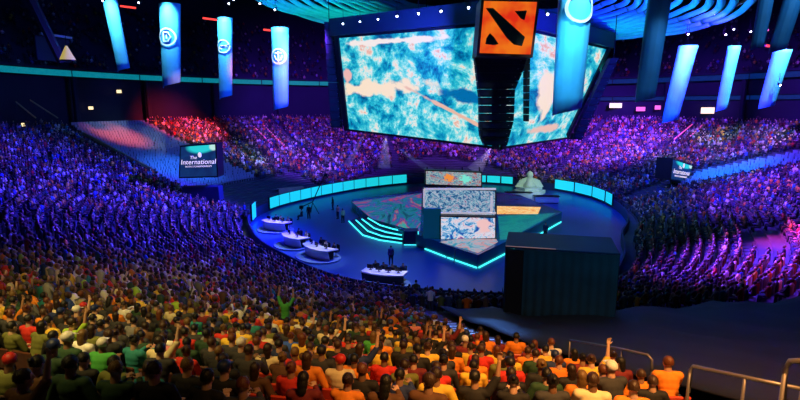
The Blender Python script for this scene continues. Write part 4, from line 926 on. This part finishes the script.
# pendant cone lamp and pale ledge in the dark left corner
p = aty(67, 53, 62); o = empty('pendant_lamp', p, 0, 'pale yellow cone-shaped lamp glowing in the dark left corner', 'lamp'); MB().lathe([(.85, -.8), (.8, -.7), (.12, .75), (.05, .8)], n=20).build('shade', mat('glowing_shade', (.7,.6,.2), .7, emit=(.55,.42,.10), es=.8), o, smooth=True); MB().tube([(0, 0, .8), (0, 0, 8)], .03, 5).build('cord', M['dark'], o); MB().lathe([(.87, -.82), (.87, -.76), (.8, -.76)], n=20).build('rim', M['dark'], o)
a, c = aty(40, 33.5, 66), aty(71, 38, 70); o = empty('balcony', (a+c)/2, math.atan2(c.y-a.y, c.x-a.x), 'dark balcony with a thin pale ledge above the cone lamp', 'balcony'); W = (c-a).length
MB().bbox((0, 0, 0), (W, .5, .28), .04, rot=Matrix.Rotation(math.atan2(-(c.z-a.z), W), 3, 'Y')).build('ledge', mat('pale_ledge', (.5,.5,.45), .6), o); MB().bbox((0, .8, -1.6), (W*1.1, .4, 2.9), .05).build('front_wall', M['wall'], o)
# slanted dark roof girder, top left
struct('beam', MB().tube([aty(12, -40, 60), aty(62, 62, 64)], .5, 6), M['ceil'])
# ------------------------------------------------------------------ tunnel screens
def tunnel_screen(px, Y, label, text=True):
    c = [aty(x, y, Y+dy) for x, y, dy in px]; base = Vector((c[0].x, c[0].y, c[0].z-1.5)); o = empty('tunnel_screen', base, 0, label, 'screen', 'banner screens over the two tunnels')
    pic = ledmat('tunnel_screen_picture', [(.3, (.003,.012,.07)), (.5, (.005,.03,.13)), (.7, (.005,.06,.18))], 1.2, 1., blobs=[(.6, .95, .42, .2, .0, (.02, .62, .66), .2), (.95, .95, .12, .14, 0, (.5, .8, .75), .2)])
    f, n = screen_panel('screen_frame', *[p-base for p in c], pic, M['dark'], o, .15, 2.2)
    R = face_frame(c[0], c[1], c[3]); w_ = (c[1]-c[0]).length; ce = sum(c, Vector())/4-base+R@Vector((0, 0, .08))
    wm = mat('lit_white_lettering', (.8,.7,.8), .5, emit=(.85,.72,.8), es=1.)
    eu = R.to_euler()
    text_mesh('lettering', 'The', w_*.12, wm, f, ce+R@Vector((-w_*.12, w_*.10, 0)), eu, shear=.2); text_mesh('lettering', 'International', w_*.185, wm, f, ce+R@Vector((0, -w_*.02, 0)), eu, shear=.2); text_mesh('lettering', 'DOTA 2 CHAMPIONSHIPS', w_*.062, wm, f, ce+R@Vector((0, -w_*.14, 0)), eu)
    b = MB(); b.ell(Vector((0, 0, 0)), (w_*.05, w_*.07, .04), R, 10, 6); e_ = b.build('shield_emblem', wm, f); e_.location = ce+R@Vector((w_*.06, w_*.17, 0))
    MB().bbox(R@Vector((w_/2, -.9, -1.1)), (w_, 2.1, 1.6), .05, rot=R).build('base_box', M['navy'], o); return o
tunnel_screen([(180, 177, 0), (217, 176, 0), (215, 144.5, 0), (181, 147, 0)], 64, 'large dark blue screen with pale lettering over the left tunnel')
tunnel_screen([(671, 179, 0), (688, 181.5, 3), (692, 166, 3), (673, 159.5, 0)], 72, 'small dark blue screen with pale lettering over the right tunnel')
# ------------------------------------------------------------------ distant aisle rails and parapets
pinkrail = mat('pink_glow_rail', (.8,.2,.3), .5, emit=(1,.10,.25), es=.7); palerail = mat('pale_glow_rail', (.8,.7,.6), .5, emit=(.8,.5,.35), es=.45)  # emission on both rails stands in for light falling on them
def far_rail(a, c, m_, label, lift=.5, r=.11):
    A_, _, _ = hit(*a, lift); C_, _, _ = hit(*c, lift); o = empty('stair_rail', C_-Vector((0, 0, lift)), 0, label, 'handrail', 'lit stair rails in the far stands'); z = C_-Vector((0, 0, lift))
    MB().tube([A_-z+Vector((0, 0, .3)), C_-z+Vector((0, 0, .3))], r, 6).build('top_rail', m_, o)
    for u in (0, .5, 1): p = A_.lerp(C_, u)-z; MB().tube([p+Vector((0, 0, .3)), p+Vector((0, 0, -lift-.3))], .05, 5).build('post', M['dark'], o)
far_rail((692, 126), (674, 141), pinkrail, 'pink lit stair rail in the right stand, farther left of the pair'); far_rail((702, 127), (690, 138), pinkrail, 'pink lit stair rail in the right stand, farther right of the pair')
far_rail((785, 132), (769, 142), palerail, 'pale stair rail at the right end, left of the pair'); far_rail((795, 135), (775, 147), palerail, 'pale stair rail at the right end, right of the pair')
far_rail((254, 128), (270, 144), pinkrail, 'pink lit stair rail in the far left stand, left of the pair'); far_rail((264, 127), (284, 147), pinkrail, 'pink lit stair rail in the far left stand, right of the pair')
far_rail((84, 136), (152, 172), M['yellowstep'], 'long tan parapet rail between the near left crowd and the empty seats', .5, .28)
far_rail((16, 104), (36, 120), M['yellowstep'], 'short tan rail at the top of the left rows', .5, .1); far_rail((30, 102), (58, 120), M['yellowstep'], 'second short tan rail at the top of the left rows', .5, .1)
# ------------------------------------------------------------------ haze in the thin light beams
def beam(a, c, Y, r0, r1, label, col=(1, .8, .9), pw=900):
    A_, C_ = aty(*a, Y), aty(*c, Y); m, N, L, b = _mat('haze'); N.remove(b); v = N.new('ShaderNodeVolumeScatter'); v.inputs['Density'].default_value = .18; v.inputs['Color'].default_value = (1, 1, 1, 1); L.new(v.outputs[0], N['Material Output'].inputs['Volume'])
    o = MB().tube([A_, C_], [r0, r1], 14).build('haze_beam', m); tag(o, label, 'haze', kind='stuff'); light('beam_spot', 'SPOT', A_+(A_-C_).normalized()*.3, C_, pw, col, .05, 2*math.degrees(math.atan(r1/(C_-A_).length))+3, .4)
beam((386, 133), (384, 168), 74, .15, 1.0, 'faint pinkish beam of haze falling from the screen edge'); beam((366, 131), (347, 166), 74, .12, .6, 'slanting thin beam of haze left of the pinkish one')
beam((491, 149), (474, 172), 60, .1, 1.0, 'pale violet beam of haze above the stacked screens', (.6, .4, 1)); beam((398, 148), (432, 172), 66, .1, .5, 'thin blue beam of haze reaching the stacked screens', (.4, .5, 1))
# ------------------------------------------------------------------ light
w = bpy.data.worlds.new('world'); sc.world = w; w.use_nodes = True
w.node_tree.nodes['Background'].inputs[0].default_value = (.02, .03, .12, 1); w.node_tree.nodes['Background'].inputs[1].default_value = .25
BLUE, VIO, PUR, MAG, RED, WARM, CYAN = (.10, .06, 1), (.22, .05, 1), (.42, .06, 1), (.9, .05, .8), (1, .04, .05), (1, .72, .38), (.1, .75, 1)
light('stage_wash', 'SPOT', (2, 62, 24), (-30, 50, 5), 310000, (.045, .018, 1), 1.5, 74, .8)
light('stage_wash', 'SPOT', (2, 56, 30), (-12, 28, 3), 380000, (.05, .02, 1), 1.5, 46, .8)
light('stage_wash', 'SPOT', (-12, 76, 24), (-18, 110, 6), 160000, (.16, .03, 1), 1.5, 84, .8)
light('stage_wash', 'SPOT', (42, 82, 24), (36, 106, 6), 260000, (.16, .03, 1), 1.5, 84, .8)
light('stage_wash', 'SPOT', (9, 99, 24), (10, 114, 5), 130000, (.3, .04, 1), 1.5, 84, .8)
light('stage_wash', 'SPOT', (36, 66, 24), (62, 96, 9), 90000, (.2, .03, 1), 1.5, 80, .8)
light('stage_wash', 'SPOT', (28, 62, 22), (46, 54, 6), 160000, (.12, .025, 1), 1.5, 80, .8)
light('stage_wash', 'SPOT', (17, 42, 20), (26, 35, 3), 200000, (.14, .03, 1), 1.5, 56, .8)
light('red_wash', 'SPOT', (-16, 76, 24), (-42, 101, 9), 160000, RED, 1., 28, .9)
light('red_wash', 'SPOT', (-18, 72, 24), (-44, 84, 9), 70000, (1, .12, .04), 1., 17, .9)
light('blue_wash', 'SPOT', (-14, 66, 24), (-32, 77, 4), 70000, (.02, .2, 1), 1., 26, .9)
light('blue_wash', 'SPOT', (27, 66, 24), (46, 74, 5), 160000, (.01, .17, 1), 1., 28, .9)
light('magenta_wash', 'SPOT', (16, 60, 24), (32, 41, 4), 200000, MAG, .5, 14, .7)
light('red_wash', 'SPOT', (20, 20, 22), (27, 31, 4), 12000, (1, .05, .25), 1., 38, .9)
light('cloth_wash', 'SPOT', (24, 44, 24), (30, 23, 4), 18000, (.12, .05, 1), 1., 44, .9)
light('floor_wash', 'SPOT', (4, 50, 24), (2, 48, 0), 11000, (.02, .08, 1), 1.5, 100, .8)
light('floor_wash', 'SPOT', (-4, 44, 24), (-4, 42, 0), 20000, (.02, .02, 1), 1.5, 50, .9)
for q in ((-14.5, 57), (-10.5, 50.5), (-7, 46.3), (-1, 39)): light('desk_light', 'SPOT', (q[0]+4, q[1]+6, 20), (q[0], q[1], 1), 11000, (1, .95, .85), .2, 17, .8)
light('trophy_light', 'SPOT', (24, 72, 8.5), (21, 84, 1), 5000, (.75, 1, .75), .4, 60, .6)
light('house_light', 'SPOT', (5, 1, 24), (5.5, 8.5, 8), 23000, (1, .46, .13), .8, 62, 1.)
light('house_light', 'SPOT', (-8, 5, 22), (-9, 12, 9), 9000, (1, .70, .22), .8, 74, 1.)
light('step_light', 'SPOT', (6, 45, 16), (2.6, 22, 4.5), 30000, (.1, .3, 1), .4, 15, .7)
light('step_light', 'SPOT', (-5, 3, 17), (-6.9, 7, 9), 900, (1, .75, .3), .2, 26, .8)  # added warm spot so the landing steps show, no fixture there
light('booth_fill', 'SPOT', (14, 14, 15), (9, 27, 4), 2600, (.05, .4, .7), .3, 34, .8)  # added teal fill to lift the dark booth front, no real lamp
light('haze_fill', 'AREA', (0, 60, 20), (-30, 115, 30), 10000, (.03, .08, 1), 8)  # added area fills stand in for blue haze around the upper tier
light('haze_fill', 'AREA', (20, 60, 20), (60, 105, 30), 16000, (.03, .03, 1), 8)
sc.view_settings.view_transform = 'Standard'; sc.view_settings.look = 'None'; sc.view_settings.exposure = 0; sc.view_settings.gamma = 1
sc.cycles.max_bounces = 4; sc.cycles.diffuse_bounces = 2
